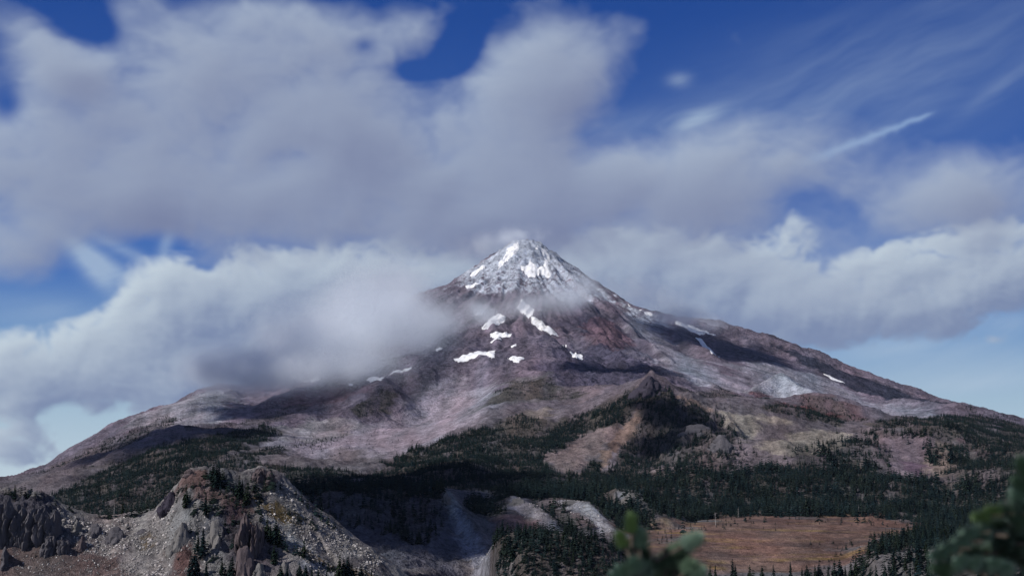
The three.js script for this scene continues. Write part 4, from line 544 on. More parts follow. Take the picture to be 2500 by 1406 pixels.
// where a tree stands within its stand, said in words
function places(list) {
  const out = new Map(), by = {};
  for (const t of list) (by[t[4]] ??= []).push(t);
  for (const s in by) {
    const l = by[s], rank = (f) => { const o = [...l].sort((a, b) => f(a) - f(b)); return (t) => o.indexOf(t) / o.length; }, across = rank((t) => t[0] / -t[2]), back = rank((t) => -t[2]), size = rank((t) => t[3]), n = l.length;
    for (const t of l) {
      const a = across(t), b = back(t), h = size(t), H = n < 4 ? '' : h > .75 ? 'tall ' : h < .25 ? 'short ' : h < .5 ? 'slender ' : '', where = [];
      if (n > 3) where.push(n > 24 ? ['at the far left', 'left of centre', 'near the centre', 'right of centre', 'at the far right'][Math.min(4, a * 5 | 0)] : ['on the left', 'in the middle', 'on the right'][Math.min(2, a * 3 | 0)]);
      if (n > 10) where.push(n > 24 ? ['front row', 'second row', 'back row'][Math.min(2, b * 3 | 0)] : b < .5 ? 'nearer' : 'farther back');
      out.set(t, [H, where.join(', ')]);
    }
  }
  return out;
}
{
  const shown = POOL.filter(([x, y, z, h, s]) => { const d = -z, k = (y + h * .55) / d, px = CX + FOCAL * (x / d) * (cosP - 0); return STANDLABEL[s] && px > -20 && px < 2520 && seen(x, y + h * .55, z, 0) && (y + h) / d > -.0515; });
  shown.sort((a, b) => b[3] / -b[2] - a[3] / -a[2]);
  const big = new Set(shown.slice(0, 300));
  const where = places([...big]);
  const rest = POOL.filter((t) => !big.has(t));
  const key = new Map([...big].map((t) => [t[0] + ',' + t[2], t])), big_ = (x, z) => key.get(x + ',' + z);
  for (const [x, y, z, h, s, seed] of [...big].sort((a, b) => a[4] < b[4] ? -1 : 1)) {
    const t = new THREE.Group(); t.name = numbered('conifer_tree'); t.position.set(x, y - .3, z); t.rotation.y = seed % 628 / 100; const w = .85 + (seed % 97) / 97 * .4; t.scale.set(h * w, h, h * w);
    const [H, W] = where.get(big_(x, z)); let words = H + STANDLABEL[s][0] + (W ? ', ' + W : ''); if (words.split(' ').length > 16) words = STANDLABEL[s][0] + ', ' + W; if (words.split(' ').length > 16) words = STANDLABEL[s][0]; tag(t, words, 'tree', STANDLABEL[s][1]);
    const tr = new THREE.Mesh(TRUNK, BARK); tr.name = 'trunk'; const cr = new THREE.Mesh(CROWNS[seed % CROWNS.length], LEAF[seed % LEAF.length]); cr.name = 'crown'; t.add(tr, cr); scene.add(t);
  }
  // the rest of the woods, too many to count
  const byKind = SMALLCROWNS.map(() => []); for (const t of rest) byKind[t[5] % SMALLCROWNS.length].push(t);
  const forest = new THREE.Group(); forest.name = 'forest'; tag(forest, 'dense dark conifer forest covering the hills and the far valley', 'forest', null, 'stuff'); scene.add(forest);
  const M = new THREE.Matrix4(), Q = new THREE.Quaternion(), Y = new THREE.Vector3(0, 1, 0), c = new THREE.Color();
  const wood = new THREE.MeshLambertMaterial({ vertexColors: true });
  byKind.forEach((list, k) => {
    const m = new THREE.InstancedMesh(SMALLCROWNS[k], wood, list.length); m.name = numbered('far_conifers'); m.userData.kind = 'stuff';
    list.forEach(([x, y, z, h, s, seed], i) => { const low = h < 6.5 ? 1.7 : 1, w = h * (.9 + (seed % 89) / 89 * .45) * low; M.compose(new THREE.Vector3(x, y - .4, z), Q.setFromAxisAngle(Y, seed % 628 / 100), new THREE.Vector3(w, h, w)); m.setMatrixAt(i, M); const v = (.5 + (seed % 53) / 53 * .75) * (1 + .35 * noise(x / 60, z / 60)), u = clamp((seed % 31) / 31 + .4 * noise(x / 90 + 7, z / 90)); m.setColorAt(i, c.setRGB(mix(.0085, .015, u) * v, mix(.0175, .021, u) * v, mix(.021, .0165, u) * v)); });
    forest.add(m);
  });
}
// bare dead trunks, silver grey
{
  const gs = [1, 2, 3].map((k) => { const r = rng(900 + k), parts = [trunkGeometry(1, .022, .004, 5)]; for (let i = 0; i < 7; i++) { const b = new THREE.CylinderGeometry(.002, .005, .12 + .12 * r(), 4, 1, true); b.translate(0, .08, 0); b.rotateZ(.9 + .5 * r()); b.rotateY(r() * 6.28); b.translate(0, .3 + .6 * r(), 0); parts.push(b); } return mergeGeometries(parts); });
  const pale = new THREE.MeshLambertMaterial({ color: new THREE.Color().setRGB(.36, .34, .33) });
  const list = [[276, 1270, 14, 950, 'bare pale dead trunk upright on the saddle of the near talus ridge'], [277, 1256, 30, 960, 'thin grey dead trunk among the conifers behind the saddle'], [79, 1212, 26, 950, 'grey dead trunk beside the conifers on the cliff brow'], [1748, 1282, 32, 1300, 'tall silver dead trunk at the far left edge of the brown meadow'], [1803, 1264, 26, 1300, 'silver dead trunk in the forest edge behind the meadow, second from its left end'], [1691, 1294, 18, 1300, 'short grey dead trunk at the forest edge above the blurred shoots'], [1968, 1246, 26, 1300, 'grey dead trunk in front of the forest belt above the middle of the meadow'], [2178, 1404, 24, 1200, 'white dead trunk leaning among the conifers below the meadow'], [2228, 1410, 22, 1200, 'second white dead trunk among the conifers below the meadow'], [2330, 1416, 18, 1200, 'small white dead trunk near the blurred pine'], [1274, 1340, 24, 1250, 'grey dead trunk on the wooded knoll, upper one'], [1312, 1336, 22, 1250, 'grey dead trunk on the right of the wooded knoll'], [1290, 1382, 22, 1250, 'grey dead trunk low on the wooded knoll'], [1860, 1424, 22, 1300, 'pale dead trunk in the row before the meadow'], [2098, 1256, 24, 1300, 'pale dead trunk behind the two tall meadow conifers']];
  list.forEach(([px, py, hp, dmin, label], i) => { const p = hit(px, py, dmin, spanOf(dmin)), h = hp * -p[2] / FOCAL, m = new THREE.Mesh(gs[i % 3], pale); m.name = numbered('dead_tree'); m.position.set(p[0], ground(p[0], p[2]) - .3, p[2]); m.scale.setScalar(h); m.rotation.set(0, i * 2.1, (i % 5 - 2) * .03 + (i === 7 ? .2 : 0)); tag(m, label, 'dead tree', 'silver dead trunks'); scene.add(m); });
}
// ---------------------------------------------------------------- snow patches, thin at the rim and thicker inside
{
  const Z4 = (l) => l.map(([x, y]) => [850 + x / 2.812, 550 + y / 2.812]), Z5 = (l) => l.map(([x, y]) => [1500 + x / 2.5, 650 + y / 2.5]);
  const neve = GRAIN.clone(); neve.repeat.set(1 / 90, 1 / 90); neve.needsUpdate = true; const snow = new THREE.MeshLambertMaterial({ vertexColors: true, bumpMap: neve, bumpScale: 1.2 });
  const LIST = [
    [Z4([[1135, 140], [1170, 118], [1170, 160], [1140, 200], [1100, 232], [1060, 275], [1030, 302], [1036, 255], [1060, 240], [1090, 165]]), 'long snow streak down the left of the summit'],
    [Z4([[1180, 280], [1215, 290], [1250, 235], [1268, 268], [1300, 300], [1345, 288], [1352, 230], [1330, 180], [1285, 165], [1300, 145], [1350, 165], [1385, 210], [1372, 280], [1402, 335], [1385, 360], [1330, 330], [1280, 358], [1240, 358], [1200, 312]]), 'broad forked snowfield right of the summit rib'],
    [Z4([[838, 346], [890, 300], [935, 276], [938, 290], [890, 325], [848, 358]]), 'snow strip along the left edge of the peak'],
    [Z4([[806, 420], [825, 408], [880, 394], [892, 403], [860, 425], [815, 434]]), 'small oval snow patch on the left of the peak'],
    [Z4([[1190, 508], [1240, 548], [1275, 580], [1265, 622], [1235, 634], [1180, 592], [1156, 570], [1180, 545]]), 'upper piece of the diagonal glacier in mid face'],
    [Z4([[1236, 632], [1300, 640], [1350, 690], [1422, 733], [1444, 760], [1390, 752], [1330, 724], [1280, 685]]), 'lower dirty tail of the diagonal glacier in mid face'],
    [Z4([[915, 706], [955, 664], [1000, 622], [1045, 612], [1080, 628], [1072, 662], [1020, 684], [950, 714], [925, 716]]), 'rounded snow patch like a drop, left of the glacier'],
    [Z4([[976, 745], [1008, 734], [1060, 743], [1120, 745], [1116, 762], [1050, 768], [1000, 776], [980, 765]]), 'flat snow patch below the drop shaped one'],
    [Z4([[978, 802], [1050, 778], [1052, 789], [985, 809]]), 'thin snow strip below the flat patch'],
    [Z4([[723, 915], [760, 912], [860, 878], [940, 868], [1008, 860], [1002, 905], [985, 915], [955, 888], [880, 903], [800, 934], [758, 940]]), 'long curved snowfield across the lower face'],
    [Z4([[1096, 914], [1206, 910], [1172, 943], [1138, 938]]), 'pointed snow patch right of the long curved snowfield'],
    [Z4([[1522, 872], [1560, 876], [1608, 894], [1605, 922], [1566, 912], [1538, 888]]), 'snow patch on the dark lava below the right face'],
    [Z4([[126, 1062], [200, 1043], [240, 1042], [320, 998], [430, 975], [428, 987], [340, 1008], [270, 1038], [220, 1070], [150, 1074]]), 'long snow strip at the edge of the cloud on the left shoulder'],
    [Z4([[600, 858], [635, 841], [642, 850], [612, 867]]), 'tiny snow patch under the cloud on the left face'],
    [Z4([[1116, 831], [1150, 816], [1154, 826], [1125, 839]]), 'tiny snow patch above the pointed one'],
    [Z4([[1476, 824], [1494, 822], [1496, 832], [1478, 833]]), 'speck of snow above the dark lava'],
    [Z4([[870, 612], [920, 602], [922, 607], [880, 618]]), 'faint snow sliver in the mist on the left face'],
    [Z5([[88, 232], [160, 272], [262, 299], [230, 302], [190, 294], [120, 258]]), 'snow along the right skyline below the peak'],
    [Z5([[372, 343], [460, 358], [560, 398], [630, 426], [540, 418], [450, 388]]), 'broad snow tongue on the right skyline under cloud'],
    [Z5([[498, 436], [532, 440], [592, 510], [640, 553], [598, 538], [528, 472]]), 'narrow snow finger pointing down the shaded right flank'],
    [Z5([[1276, 655], [1340, 682], [1410, 714], [1340, 696]]), 'thin snow line on the lower right flank'],
    [[[742, 931], [760, 926], [778, 928], [760, 934]], 'tiny snow patch at the cloud edge on the left shoulder'],
    [[[820, 904], [850, 893], [872, 889], [850, 900]], 'faint snow strip inside the cloud edge on the left shoulder'],
    [[[850, 938], [858, 936], [860, 941], [852, 942]], 'speck of snow on the reddish left shoulder'],
  ];
  for (const [pts, label] of LIST) {
    const R = region(pts, 4600), step = clamp(Math.max(R.x1 - R.x0, R.z1 - R.z0) / 60, 1.6, 5), nx = Math.ceil((R.x1 - R.x0) / step) + 3, nz = Math.ceil((R.z1 - R.z0) / step) + 3, P = [], I = [], id = new Map();
    const E = (x, z) => edgeDist(R, x, z) * (inside(R, x, z) ? 1 : -1) + 3.5 * fbm(x / 16, z / 16, 3, .6);
    const vert = (i, j) => { const k = i * 4000 + j; if (!id.has(k)) { const x = R.x0 + (i - 1) * step, z = R.z0 + (j - 1) * step, e = E(x, z); id.set(k, P.length / 3); P.push(x, ground(x, z) + (e > 0 ? Math.min(3.0, 1.2 + e * .16) : Math.max(-3, 1.2 + e * .7)) + .5 * fbm(x / 12, z / 12, 2), z); } return id.get(k); };
    for (let i = 0; i < nx; i++) for (let j = 0; j < nz; j++) { const x = R.x0 + (i - .5) * step, z = R.z0 + (j - .5) * step; if (E(x, z) < -step) continue; const a = vert(i, j), b = vert(i + 1, j), c = vert(i, j + 1), d = vert(i + 1, j + 1); I.push(a, c, b, b, c, d); }
    if (!I.length) continue;
    const C = [], UV = []; for (let i = 0; i < P.length; i += 3) { const x = P[i], z = P[i + 2], dirt = sstep(.0, .75, fbm(x / 22 + 9, z / 40, 4, .62) + (label.includes('dirty') ? .3 : -.05)), v = .76 - .30 * dirt; C.push(v, v * (1 - .02 * dirt), v * (1.02 - .05 * dirt)); UV.push(x, z + P[i + 1] * .7); }
    const g = geom(P, I, C); g.setAttribute('uv', new THREE.Float32BufferAttribute(UV, 2)); const m = new THREE.Mesh(g, snow); m.name = numbered('snow_patch'); tag(m, label, 'snow patch', 'snow patches on the mountain'); scene.add(m);
  }
}
// ---------------------------------------------------------------- rock outcrops: broken masses that stand out of the slopes
// one broken block: a ball cut by planes, then chipped
function block(r, detail) {
  const g = new THREE.IcosahedronGeometry(1, detail), p = g.attributes.position, v = new THREE.Vector3(), cuts = [], s = r() * 50;
  for (let k = 0; k < 15; k++) cuts.push([new THREE.Vector3(r() - .5, (r() - .5) * .8, r() - .5).normalize(), .55 + .4 * r()]);
  for (let i = 0; i < p.count; i++) { v.fromBufferAttribute(p, i).normalize(); let q = 1.1; for (const [n, c] of cuts) { const t = n.dot(v); if (t > .05) q = Math.min(q, c / t); } q *= 1 + .10 * ridged(v.x * 1.7 + s, v.y * 1.7 + v.z * 1.5, 3) + .09 * ridged(v.x * 4.5 + v.z * 3, v.y * 4 + s, 3, .6); p.setXYZ(i, v.x * q, v.y * q, v.z * q); }
  return g;
}
// an outcrop about one unit across, standing on y = 0: many blocks leaning on one another
function rockGeometry(seed, blocks, tall, peaked) {
  const r = rng(seed * 77), parts = [], kinds = [0, 1, 2, 3, 4, 5].map(() => block(r, 3));
  for (let k = 0; k < blocks; k++) {
    const g = kinds[k % 6].clone(), a = r() * 6.283, m = Math.sqrt(r()) * .44, top = (1 - peaked * m * 2.0) * (.80 + .2 * r()), y = Math.pow(r(), .8) * top, w = mix(.20, .12, tall) * (.55 + .95 * r() * r() + .3) * (1 - .35 * y);
    g.rotateY(r() * 6.28); g.rotateX((r() - .5) * .8); g.scale(w, w * mix(.9, 2.6, tall * r()), w * (.8 + .4 * r())); g.rotateZ((r() - .5) * .3); g.translate(Math.cos(a) * m * (1 - .3 * y), Math.max(.02, y - w * .5), Math.sin(a) * m * (1 - .3 * y)); parts.push(g);
  }
  const core = block(r, 4); core.scale(.40, .52, .40); core.translate(0, .34, 0); parts.push(core);
  const q = mergeGeometries(parts); q.computeVertexNormals(); return q;
}
{
  const G = [[1, 46, .9, .2], [2, 42, .8, .3], [3, 20, .1, .4], [4, 30, .2, .7], [5, 34, .4, .5], [6, 48, .8, .2], [7, 44, .5, .85]].map((a) => rockGeometry(...a));
  const grit = GRAIN.clone(); grit.repeat.set(1, 1); grit.needsUpdate = true;
  const stone = (r, g, b) => new THREE.MeshLambertMaterial({ color: new THREE.Color().setRGB(r, g, b), map: grit, bumpMap: grit, bumpScale: .4 });
  const dark = stone(.13, .122, .135), grey = stone(.20, .19, .187), brown = stone(.135, .108, .113), red = stone(.19, .11, .095), black = stone(.06, .053, .072);
  // [px, py of the foot, width, height, depth in frame pixels, nearest depth, shape, material, turn, sink, label]
  const list = [
    [8, 1322, 46, 128, 40, 950, 0, dark, .3, .1, 'columnar grey crag at the left edge, tallest part of the near cliff'], [40, 1318, 40, 92, 36, 950, 1, dark, 1.2, .1, 'fluted grey crag, second from the left edge of the near cliff'], [70, 1322, 44, 100, 36, 950, 5, dark, 2.2, .1, 'broad fluted crag under the conifers of the cliff brow'], [100, 1326, 42, 100, 34, 950, 0, dark, 4, .1, 'rounded columnar crag with an overhang in the near cliff'], [124, 1312, 34, 78, 30, 950, 1, dark, 5, .1, 'dark crag at the right end of the columnar cliff'],
    [84, 1210, 30, 16, 22, 950, 2, grey, 1, .2, 'low rounded rock cap on the brow of the cliff'], [112, 1352, 36, 52, 26, 950, 5, dark, .4, .15, 'lower grey buttress below the columnar cliff'], [146, 1352, 34, 46, 26, 950, 0, dark, 3.3, .15, 'right hand lower buttress below the columnar cliff'], [4, 1380, 22, 60, 24, 950, 2, dark, .9, .2, 'dark rock cut by the left edge low down'],
    [186, 1300, 24, 38, 20, 950, 2, grey, 1.1, .15, 'rounded grey boulder knob on the talus below the saddle'], [226, 1306, 34, 34, 24, 950, 3, dark, 2, .2, 'wide dark knob right of the rounded boulder'], [196, 1340, 22, 40, 18, 950, 4, brown, .5, .2, 'brown rock rib below the rounded boulder'], [275, 1318, 44, 40, 30, 950, 3, dark, 1.7, .3, 'low dark broken outcrop in the middle of the talus'], [345, 1302, 30, 14, 20, 950, 4, dark, 3, .2, 'flat dark ledge right of the broken outcrop'],
    [412, 1242, 42, 52, 30, 950, 4, black, .2, .1, 'dark overhanging rock beside the saddle trees'], [460, 1160, 34, 20, 22, 950, 2, brown, 2.4, .15, 'brown rock cap on the left top of the rock tower'], [520, 1152, 30, 24, 22, 950, 4, dark, 1, .1, 'dark jagged rock between trees on the tower top'], [628, 1172, 32, 36, 24, 950, 5, brown, 1.5, .1, 'dark round topped rock on the right summit of the tower'], [656, 1176, 34, 34, 22, 950, 2, brown, 3.6, .1, 'brown block right of the round topped rock'],
    [590, 1336, 40, 96, 26, 950, 1, brown, 2.5, .15, 'dark purple buttress down the right side of the rock tower'], [622, 1350, 30, 90, 22, 950, 0, brown, 4.3, .15, 'narrow dark buttress at the right edge of the rock tower'], [585, 1424, 54, 110, 30, 950, 3, brown, .6, .2, 'large smooth purple slab low on the rock tower'], [628, 1424, 44, 60, 26, 950, 4, grey, 1.8, .2, 'cracked grey rock at the foot of the purple slab'], [520, 1320, 40, 64, 26, 950, 3, grey, 2.9, .25, 'grey rock face left of the purple slab'], [440, 1330, 46, 70, 26, 950, 4, grey, 5.1, .3, 'pale fluted outcrop left of the tower trees'], [610, 1296, 22, 26, 18, 950, 2, red, 1, .2, 'small red rock on the tower face'], [690, 1420, 44, 60, 26, 950, 4, grey, 4.6, .25, 'grey broken outcrop low in the gully'],
    [1590, 962, 78, 56, 60, 3400, 6, black, .7, .1, 'dark rock spire crowning the ridge in the middle of the hills'], [1560, 968, 34, 28, 26, 3400, 4, black, 2, .1, 'low dark crag left of the rock spire'], [1700, 1062, 80, 34, 40, 3000, 3, dark, 1, .3, 'grey crag face on the ridge right of the spire'], [1762, 1092, 56, 40, 34, 3000, 4, dark, 3, .3, 'steep grey crag beside the tan hollow'],
    [1090, 1230, 26, 36, 18, 1800, 2, grey, 2, .2, 'pale rock nose at the end of the shaded cliff'], [1262, 1232, 40, 20, 24, 1900, 3, grey, 1, .3, 'pale rounded outcrop at the head of the first spur'], [1540, 1222, 44, 24, 24, 2000, 4, grey, 4, .3, 'grey rocks at the head of the third spur'], [1390, 1234, 46, 16, 24, 1900, 3, grey, .3, .3, 'pale rocks at the head of the second spur'],
  ];
  for (const [px, py, w, h, dp, dmin, s, m, turn, sink, label] of list) {
    const p = hit(px, py, dmin, spanOf(dmin)), u = -p[2] / FOCAL, o = new THREE.Mesh(G[s], m),  deep = Math.max(dp, h * 1.15) * u, zz = p[2] - deep * .22; o.name = numbered('rock_outcrop'); o.position.set(p[0], p[1] - sink * h * u - .12 * h * u, zz); o.rotation.y = (turn % 1 - .5) * .5; o.scale.set(w * u * 1.15, h * u * (1 + sink) * .98, deep); tag(o, label, 'rock', 'rock outcrops'); scene.add(o);
  }
}
// ---------------------------------------------------------------- talus: broken stones on the near ridge and the spurs
{
  const r = rng(31), G = [1, 2, 3].map((k) => { const g = block(rng(k * 5 + 1), 1); g.scale(.62, .42, .55); g.computeVertexNormals(); return g; });
  const mat = new THREE.MeshLambertMaterial({ color: new THREE.Color(1, 1, 1) });
  const AREAS = [[[[140, 1240], [300, 1262], [420, 1230], [430, 1330], [400, 1430], [300, 1430], [290, 1370], [180, 1335], [150, 1310]], 950, 15000, .4, 1.9], [[[-60, 1320], [180, 1335], [300, 1375], [300, 1430], [-60, 1430]], 950, 2500, .35, 1.5], [[[640, 1190], [700, 1180], [760, 1240], [850, 1312], [940, 1370], [900, 1420], [780, 1420], [660, 1290], [620, 1230]], 950, 9000, .4, 1.9], [[[440, 1240], [520, 1230], [560, 1420], [420, 1420]], 950, 3000, .4, 1.6],
    [[[1240, 1215], [1300, 1230], [1370, 1298], [1330, 1300], [1260, 1250]], 1850, 1500, .7, 2.4], [[[1360, 1222], [1440, 1230], [1500, 1300], [1460, 1300], [1380, 1245]], 1850, 1500, .7, 2.4], [[[1105, 1240], [1190, 1340], [1195, 1390], [1140, 1390]], 1500, 1200, .6, 2]];
  const items = [[], [], []], M = new THREE.Matrix4(), Q = new THREE.Quaternion(), c = new THREE.Color(), E = new THREE.Euler(), big = [];
  for (const [pts, dmin, n, s0, s1] of AREAS) { const R = region(pts, dmin); for (let i = 0; i < n; i++) { const x = mix(R.x0, R.x1, r()), z = mix(R.z0, R.z1, r()), t = r(); if (!inside(R, x, z) || fbm(x / 18, z / 18, 3) < -.35) continue; const s = mix(s0 * .8, s1, t * t * t * t * t), y = ground(x, z) + s * .12; (s > s1 * .86 && dmin < 1000 && big.length < 60 && seen(x, y + s, z) && x / -z > -.36 ? big : items[i % 3]).push([x, y, z, s, r(), r(), r()]); } }
  const talus = new THREE.Group(); talus.name = 'talus'; tag(talus, 'loose pale talus stones strewn over the near ridge and the spurs', 'rubble', null, 'stuff'); scene.add(talus);
  items.forEach((list, k) => { const m = new THREE.InstancedMesh(G[k], mat, list.length); m.name = numbered('loose_stones'); m.userData.kind = 'stuff'; list.forEach(([x, y, z, s, a, b, e], i) => { M.compose(new THREE.Vector3(x, y, z), Q.setFromEuler(E.set(a * .8, b * 6.28, e * .8)), new THREE.Vector3(s, s, s)); m.setMatrixAt(i, M); const v = mix(.07, .62, a * b * .9 + .2 * e * e); m.setColorAt(i, c.setRGB(v * 1.03, v * .96, v * .93)); }); talus.add(m); });
  const pale = new THREE.MeshLambertMaterial({ color: new THREE.Color().setRGB(.34, .31, .30) });
  big.forEach(([x, y, z, s, a, b, e], i) => { const m = new THREE.Mesh(G[i % 3], pale); m.name = numbered('boulder'); m.position.set(x, y + s * .15, z); m.rotation.set(a * .8, b * 6.28, e * .8); m.scale.setScalar(s * (1.15 + .4 * a)); const q = x / -z, w = q < -.30 ? 'below the columnar cliff' : q < -.27 ? 'below the low part of the saddle' : q < -.235 ? 'between saddle and rock tower' : q < -.19 ? 'on the rock tower' : q < -.16 ? 'on the scree right of the tower' : 'far down the right scree'; tag(m, (s > 1.75 ? 'large' : 'smaller') + ' pale boulder ' + w + (z > -1040 ? ', low on the slope' : z > -1080 ? ', halfway up' : ', high on the slope'), 'boulder', 'boulders on the talus'); scene.add(m); });
}
// ---------------------------------------------------------------- cloud about the mountain: drifting droplets, gathered in soft puffs
{
  const r = rng(2024), gauss = () => (r() + r() + r() + r() - 2) * 1.05;
  const puff = (n, s) => { const P = [], I = []; for (let i = 0; i < n; i++) { const x = gauss() * .5, y = gauss() * .5, z = gauss() * .5, o = i * 3, u = new THREE.Vector3(r() - .5, r() - .5, r() - .5).normalize(), v = new THREE.Vector3(r() - .5, r() - .5, r() - .5).cross(u).normalize(), q = s * (.7 + .6 * r()); P.push(x + u.x * q, y + u.y * q, z + u.z * q, x - u.x * q * .5 + v.x * q * .87, y - u.y * q * .5 + v.y * q * .87, z - u.z * q * .5 + v.z * q * .87, x - u.x * q * .5 - v.x * q * .87, y - u.y * q * .5 - v.y * q * .87, z - u.z * q * .5 - v.z * q * .87); I.push(o, o + 1, o + 2); } return geom(P, I); };
  const G = puff(9000, .0036), GS = puff(260, .06);
  const vapour = new THREE.MeshPhysicalMaterial({ color: new THREE.Color().setRGB(.93, .965, 1.0), roughness: 1, transmission: .85, thickness: 0, specularIntensity: 0 });
  const M = new THREE.Matrix4(), Q = new THREE.Quaternion(), E = new THREE.Euler();
  const bank = (label, puffs, g) => { const m = new THREE.InstancedMesh(g, vapour, puffs.length); m.name = numbered('cloud'); puffs.forEach(([x, y, z, R], i) => { M.compose(new THREE.Vector3(x, y, z), Q.setFromEuler(E.set(r() * 6, r() * 6, r() * 6)), new THREE.Vector3(R, R * .8, R)); m.setMatrixAt(i, M); }); tag(m, label, 'cloud', null, 'stuff'); scene.add(m); };
  // [px, py, depth, spread across, spread up, spread in depth (metres), how many, radius (metres)]
  const fill = (list) => { const out = []; for (const [px, py, d, sx, sy, sz, n, R] of list) for (let i = 0; i < n; i++) { const dd = d + gauss() * sz, p = at(px + gauss() * sx, py + gauss() * sy, dd); out.push([p[0], p[1], p[2], R * (.6 + .8 * r())]); } return out; };
  bank('grey cloud bank lying against the left side of the mountain', fill([[900, 770, 5500, 110, 64, 420, 190, 130], [790, 840, 5300, 120, 50, 420, 250, 125], [640, 905, 5000, 110, 30, 300, 230, 95], [970, 710, 6100, 70, 50, 300, 70, 110], [1010, 800, 5700, 60, 56, 350, 80, 110], [850, 890, 5000, 110, 26, 260, 110, 80], [540, 905, 5000, 90, 22, 300, 50, 90]]), G);
  bank('thin mist across the middle of the peak', fill([[1180, 760, 6200, 70, 22, 120, 40, 75], [1290, 740, 6250, 60, 22, 120, 34, 75], [1380, 725, 6350, 50, 28, 120, 60, 75], [1440, 700, 6500, 40, 20, 120, 26, 70], [1080, 790, 5900, 50, 34, 160, 44, 85]]), G);
  bank('thin cloud veil round the summit tip', fill([[1270, 578, 7250, 50, 12, 120, 44, 60], [1190, 600, 7500, 50, 20, 120, 26, 80]]), G);
  bank('mist drifting over the right skyline of the mountain', fill([[1640, 770, 6900, 60, 18, 150, 50, 85], [1720, 800, 7100, 60, 18, 150, 40, 85], [1560, 720, 7500, 60, 30, 150, 30, 100]]), G);
  // clouds high towards the sun, above the frame, whose shadows lie on the slopes: [px, py of the shadow, nearest depth, half widths in metres, puffs]
  const over = (list) => { const out = []; for (const [px, py, dmin, ax, az, n, t = 4200, R = 90] of list) { const p = hit(px, py, dmin); for (let i = 0; i < n; i++) out.push([p[0] + SUN.x * t + gauss() * ax, p[1] + SUN.y * t + gauss() * R * .65, p[2] + SUN.z * t + gauss() * az, R * (.7 + .6 * r())]); } return out; };
  bank('low cloud overhead shading the right flank', over([[1740, 850, 5000, 150, 220, 200], [1820, 862, 5000, 100, 150, 110]]), GS);
  bank('low cloud overhead shading the left shoulder', over([[640, 1000, 4300, 130, 170, 150], [780, 965, 4300, 130, 120, 120], [500, 1060, 4000, 130, 120, 90], [330, 1100, 3800, 150, 150, 90]]), GS);
  bank('added unseen cloud shading the ridge below the spire', over([[1640, 1010, 2900, 40, 110, 130, 3000, 46], [1610, 1080, 2800, 40, 70, 90, 3000, 46], [1480, 910, 4800, 150, 120, 40, 4200]]), GS);  // added cloud, out of view, put there to darken the spire ridge face
  bank('low cloud overhead shading the valley cliff', over([[860, 1240, 1500, 110, 110, 140, 2600], [980, 1290, 1500, 110, 80, 90, 2600], [1000, 1170, 2400, 150, 150, 120, 3000], [800, 1195, 1900, 130, 140, 140, 2800], [960, 1195, 1900, 120, 140, 120, 2800]]), GS);
}
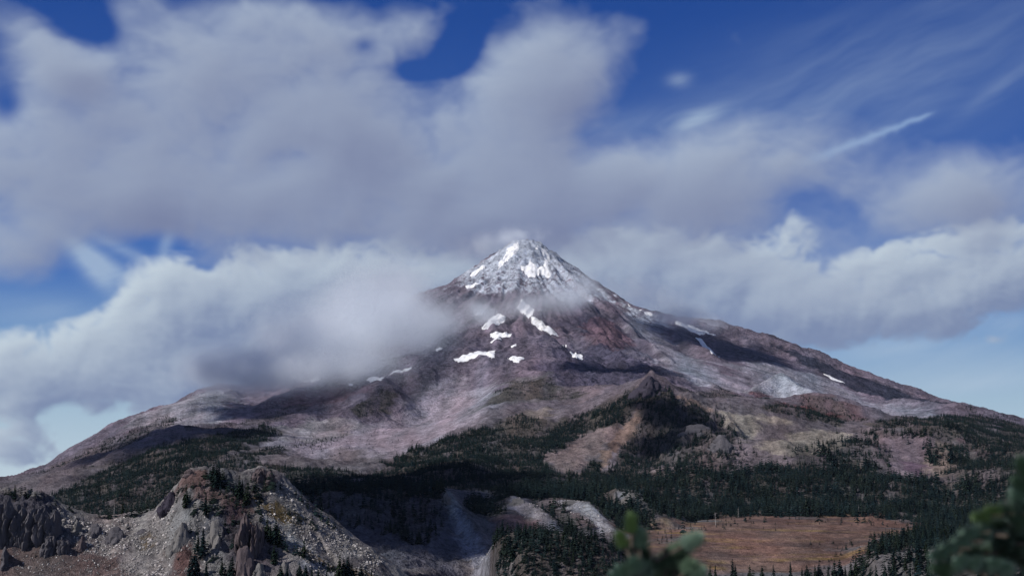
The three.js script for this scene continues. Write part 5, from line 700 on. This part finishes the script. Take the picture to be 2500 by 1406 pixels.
// ---------------------------------------------------------------- two young pines close to the camera, out of focus
{
  const r = rng(88);
  const shootGeometry = (seed, n, len, rad) => { // needles all round a twig, leaning to its tip; y runs along the twig
    const q = rng(seed), P = [], I = [], C = [];
    for (let i = 0; i < n; i++) { const t = q(), y = Math.min(1, t / .8) * len, a = q() * 6.2832, L = rad * (.55 + .6 * q()), lean = .2 + .35 * q() + (t > .72 ? (t - .72) / .28 * (.2 + 1.0 * q()) : 0), ca = Math.cos(a), sa = Math.sin(a), ux = ca * Math.cos(lean), uy = Math.sin(lean), uz = sa * Math.cos(lean), w = rad * .05, o = P.length / 3; P.push(-sa * w, y, ca * w, sa * w, y, -ca * w, ux * L, y + uy * L, uz * L); I.push(o, o + 1, o + 2); const v = .7 + .5 * q(), tip = 1.5; C.push(v * .7, v * .7, v * .7, v * .7, v * .7, v * .7, v * tip, v * tip, v * tip); }
    return geom(P, I, C);
  };
  const G = [shootGeometry(1, 1100, 1.3, 1), shootGeometry(2, 1400, 1.9, 1), shootGeometry(3, 900, .8, 1)];
  const needle = (a, b, c) => new THREE.MeshPhysicalMaterial({ color: new THREE.Color().setRGB(a, b, c), vertexColors: true, roughness: .6, transmission: .15, thickness: 0, side: THREE.DoubleSide });
  const green = needle(.085, .14, .088), bluish = needle(.13, .20, .15), lime = needle(.15, .225, .085);
  const pine = (label, d, stem, shoots, group) => {
    const t = new THREE.Group(); t.name = numbered('pine_sapling'); const foot = at(stem[0][0], stem[0][1], d); foot[1] = ground(foot[0], foot[2]) - .05; t.position.set(...foot); scene.add(t); tag(t, label, 'pine', group);
    const loc = (px, py, dd = d) => { const p = at(px, py, dd); return new THREE.Vector3(p[0] - foot[0], p[1] - foot[1], p[2] - foot[2]); };
    const line = [new THREE.Vector3(0, 0, 0), ...stem.map(([px, py]) => loc(px, py))], tr = new THREE.Mesh(new THREE.TubeGeometry(new THREE.CatmullRomCurve3(line), 24, .011, 7), BARK); tr.name = 'trunk'; t.add(tr);
    shoots.forEach(([px, py, bx, by, rad, mat, dz = 0], i) => {   // tip, base, radius in frame pixels
      const dd = d + dz, tip = loc(px, py, dd), base = loc(bx, by, dd - .02), u = d / FOCAL, dir = tip.clone().sub(base), L = dir.length(), R = rad * u, k = L / R > 4.2 ? 1 : L / R > 2.6 ? 0 : 2;
      const tw = new THREE.CylinderGeometry(.002, .004, L, 5); tw.translate(0, L / 2, 0);
      const b = new THREE.Mesh(tw, BARK); b.name = 'twig'; b.position.copy(base); b.quaternion.setFromUnitVectors(new THREE.Vector3(0, 1, 0), dir.clone().normalize()); t.add(b);
      const m = new THREE.Mesh(G[k], mat); m.name = 'needles'; m.position.y = L * .36; m.scale.set(R * 1.22, L * .68 / [1.3 + .6, 1.9 + .6, .8 + .6][k], R * 1.22); b.add(m);
    });
  };
  pine('blurred pine sapling with upright shoots before the brown meadow', 3.2, [[1575, 1500], [1572, 1420], [1560, 1360], [1545, 1310]], [
    [1541, 1258, 1543, 1335, 20, lime], [1566, 1296, 1562, 1372, 27, bluish], [1510, 1302, 1540, 1362, 20, lime], [1545, 1330, 1570, 1400, 24, green, .04], [1575, 1340, 1572, 1420, 26, green, .05], [1710, 1312, 1640, 1350, 26, bluish], [1690, 1320, 1600, 1370, 22, green, .03], [1510, 1385, 1560, 1430, 26, bluish], [1545, 1365, 1570, 1430, 26, bluish, -.03], [1570, 1376, 1590, 1440, 24, bluish], [1600, 1372, 1590, 1430, 28, green, .04], [1640, 1342, 1620, 1420, 30, green, .05], [1670, 1345, 1640, 1420, 34, green, .05], [1700, 1375, 1650, 1420, 30, green], [1718, 1392, 1660, 1430, 26, bluish], [1620, 1360, 1600, 1440, 34, green, .08], [1650, 1372, 1630, 1450, 36, green, .08], [1495, 1400, 1540, 1440, 24, bluish], [1590, 1390, 1590, 1460, 34, green, .06], [1690, 1390, 1650, 1450, 34, green, .06]]);
  const many = []; { const q = rng(5); for (let i = 0; i < 46; i++) { const y = 1150 + 290 * q(), reach = (y - 1120) * .35 * q(); many.push([2505 - reach + 50 * q(), y - 18 + 10 * q(), 2560 - reach * .5, y + 40, 30 + 10 * q(), q() < .5 ? green : bluish, .05 + .12 * q()]); } }
  pine('blurred larger pine filling the lower right corner', 3.0, [[2560, 1520], [2556, 1380], [2548, 1240], [2530, 1120]], [
    [2492, 1120, 2540, 1200, 30, green], [2478, 1170, 2540, 1220, 26, green], [2474, 1200, 2540, 1240, 30, bluish], [2380, 1262, 2450, 1258, 22, lime], [2410, 1248, 2480, 1255, 24, lime], [2440, 1244, 2520, 1262, 28, green], [2400, 1280, 2500, 1282, 26, green, .05], [2470, 1262, 2550, 1290, 34, green], [2350, 1305, 2420, 1300, 26, bluish], [2330, 1325, 2400, 1322, 26, bluish], [2300, 1340, 2370, 1340, 26, bluish], [2276, 1356, 2350, 1352, 26, bluish], [2380, 1300, 2460, 1310, 28, bluish], [2340, 1350, 2440, 1350, 30, green, .05], [2420, 1320, 2520, 1330, 34, green, .04], [2335, 1368, 2380, 1402, 28, bluish, -.04], [2370, 1372, 2410, 1410, 30, bluish, -.04], [2420, 1370, 2440, 1420, 30, bluish, -.04], [2450, 1378, 2470, 1430, 28, bluish, -.04], [2300, 1380, 2360, 1410, 28, green], [2280, 1385, 2350, 1430, 26, green], [2400, 1345, 2500, 1360, 34, green, .08], [2440, 1340, 2540, 1370, 36, green, .08], [2470, 1300, 2550, 1340, 36, green, .08], [2480, 1230, 2550, 1270, 34, green, .08], ...many]);
}
// ---------------------------------------------------------------- air
scene.fog = new THREE.FogExp2(new THREE.Color(.55, .72, 1), 0.5e-5);
scene.traverse((o) => { if (o.isMesh) { o.castShadow = true; o.receiveShadow = true; } });
renderer.render(scene, camera);
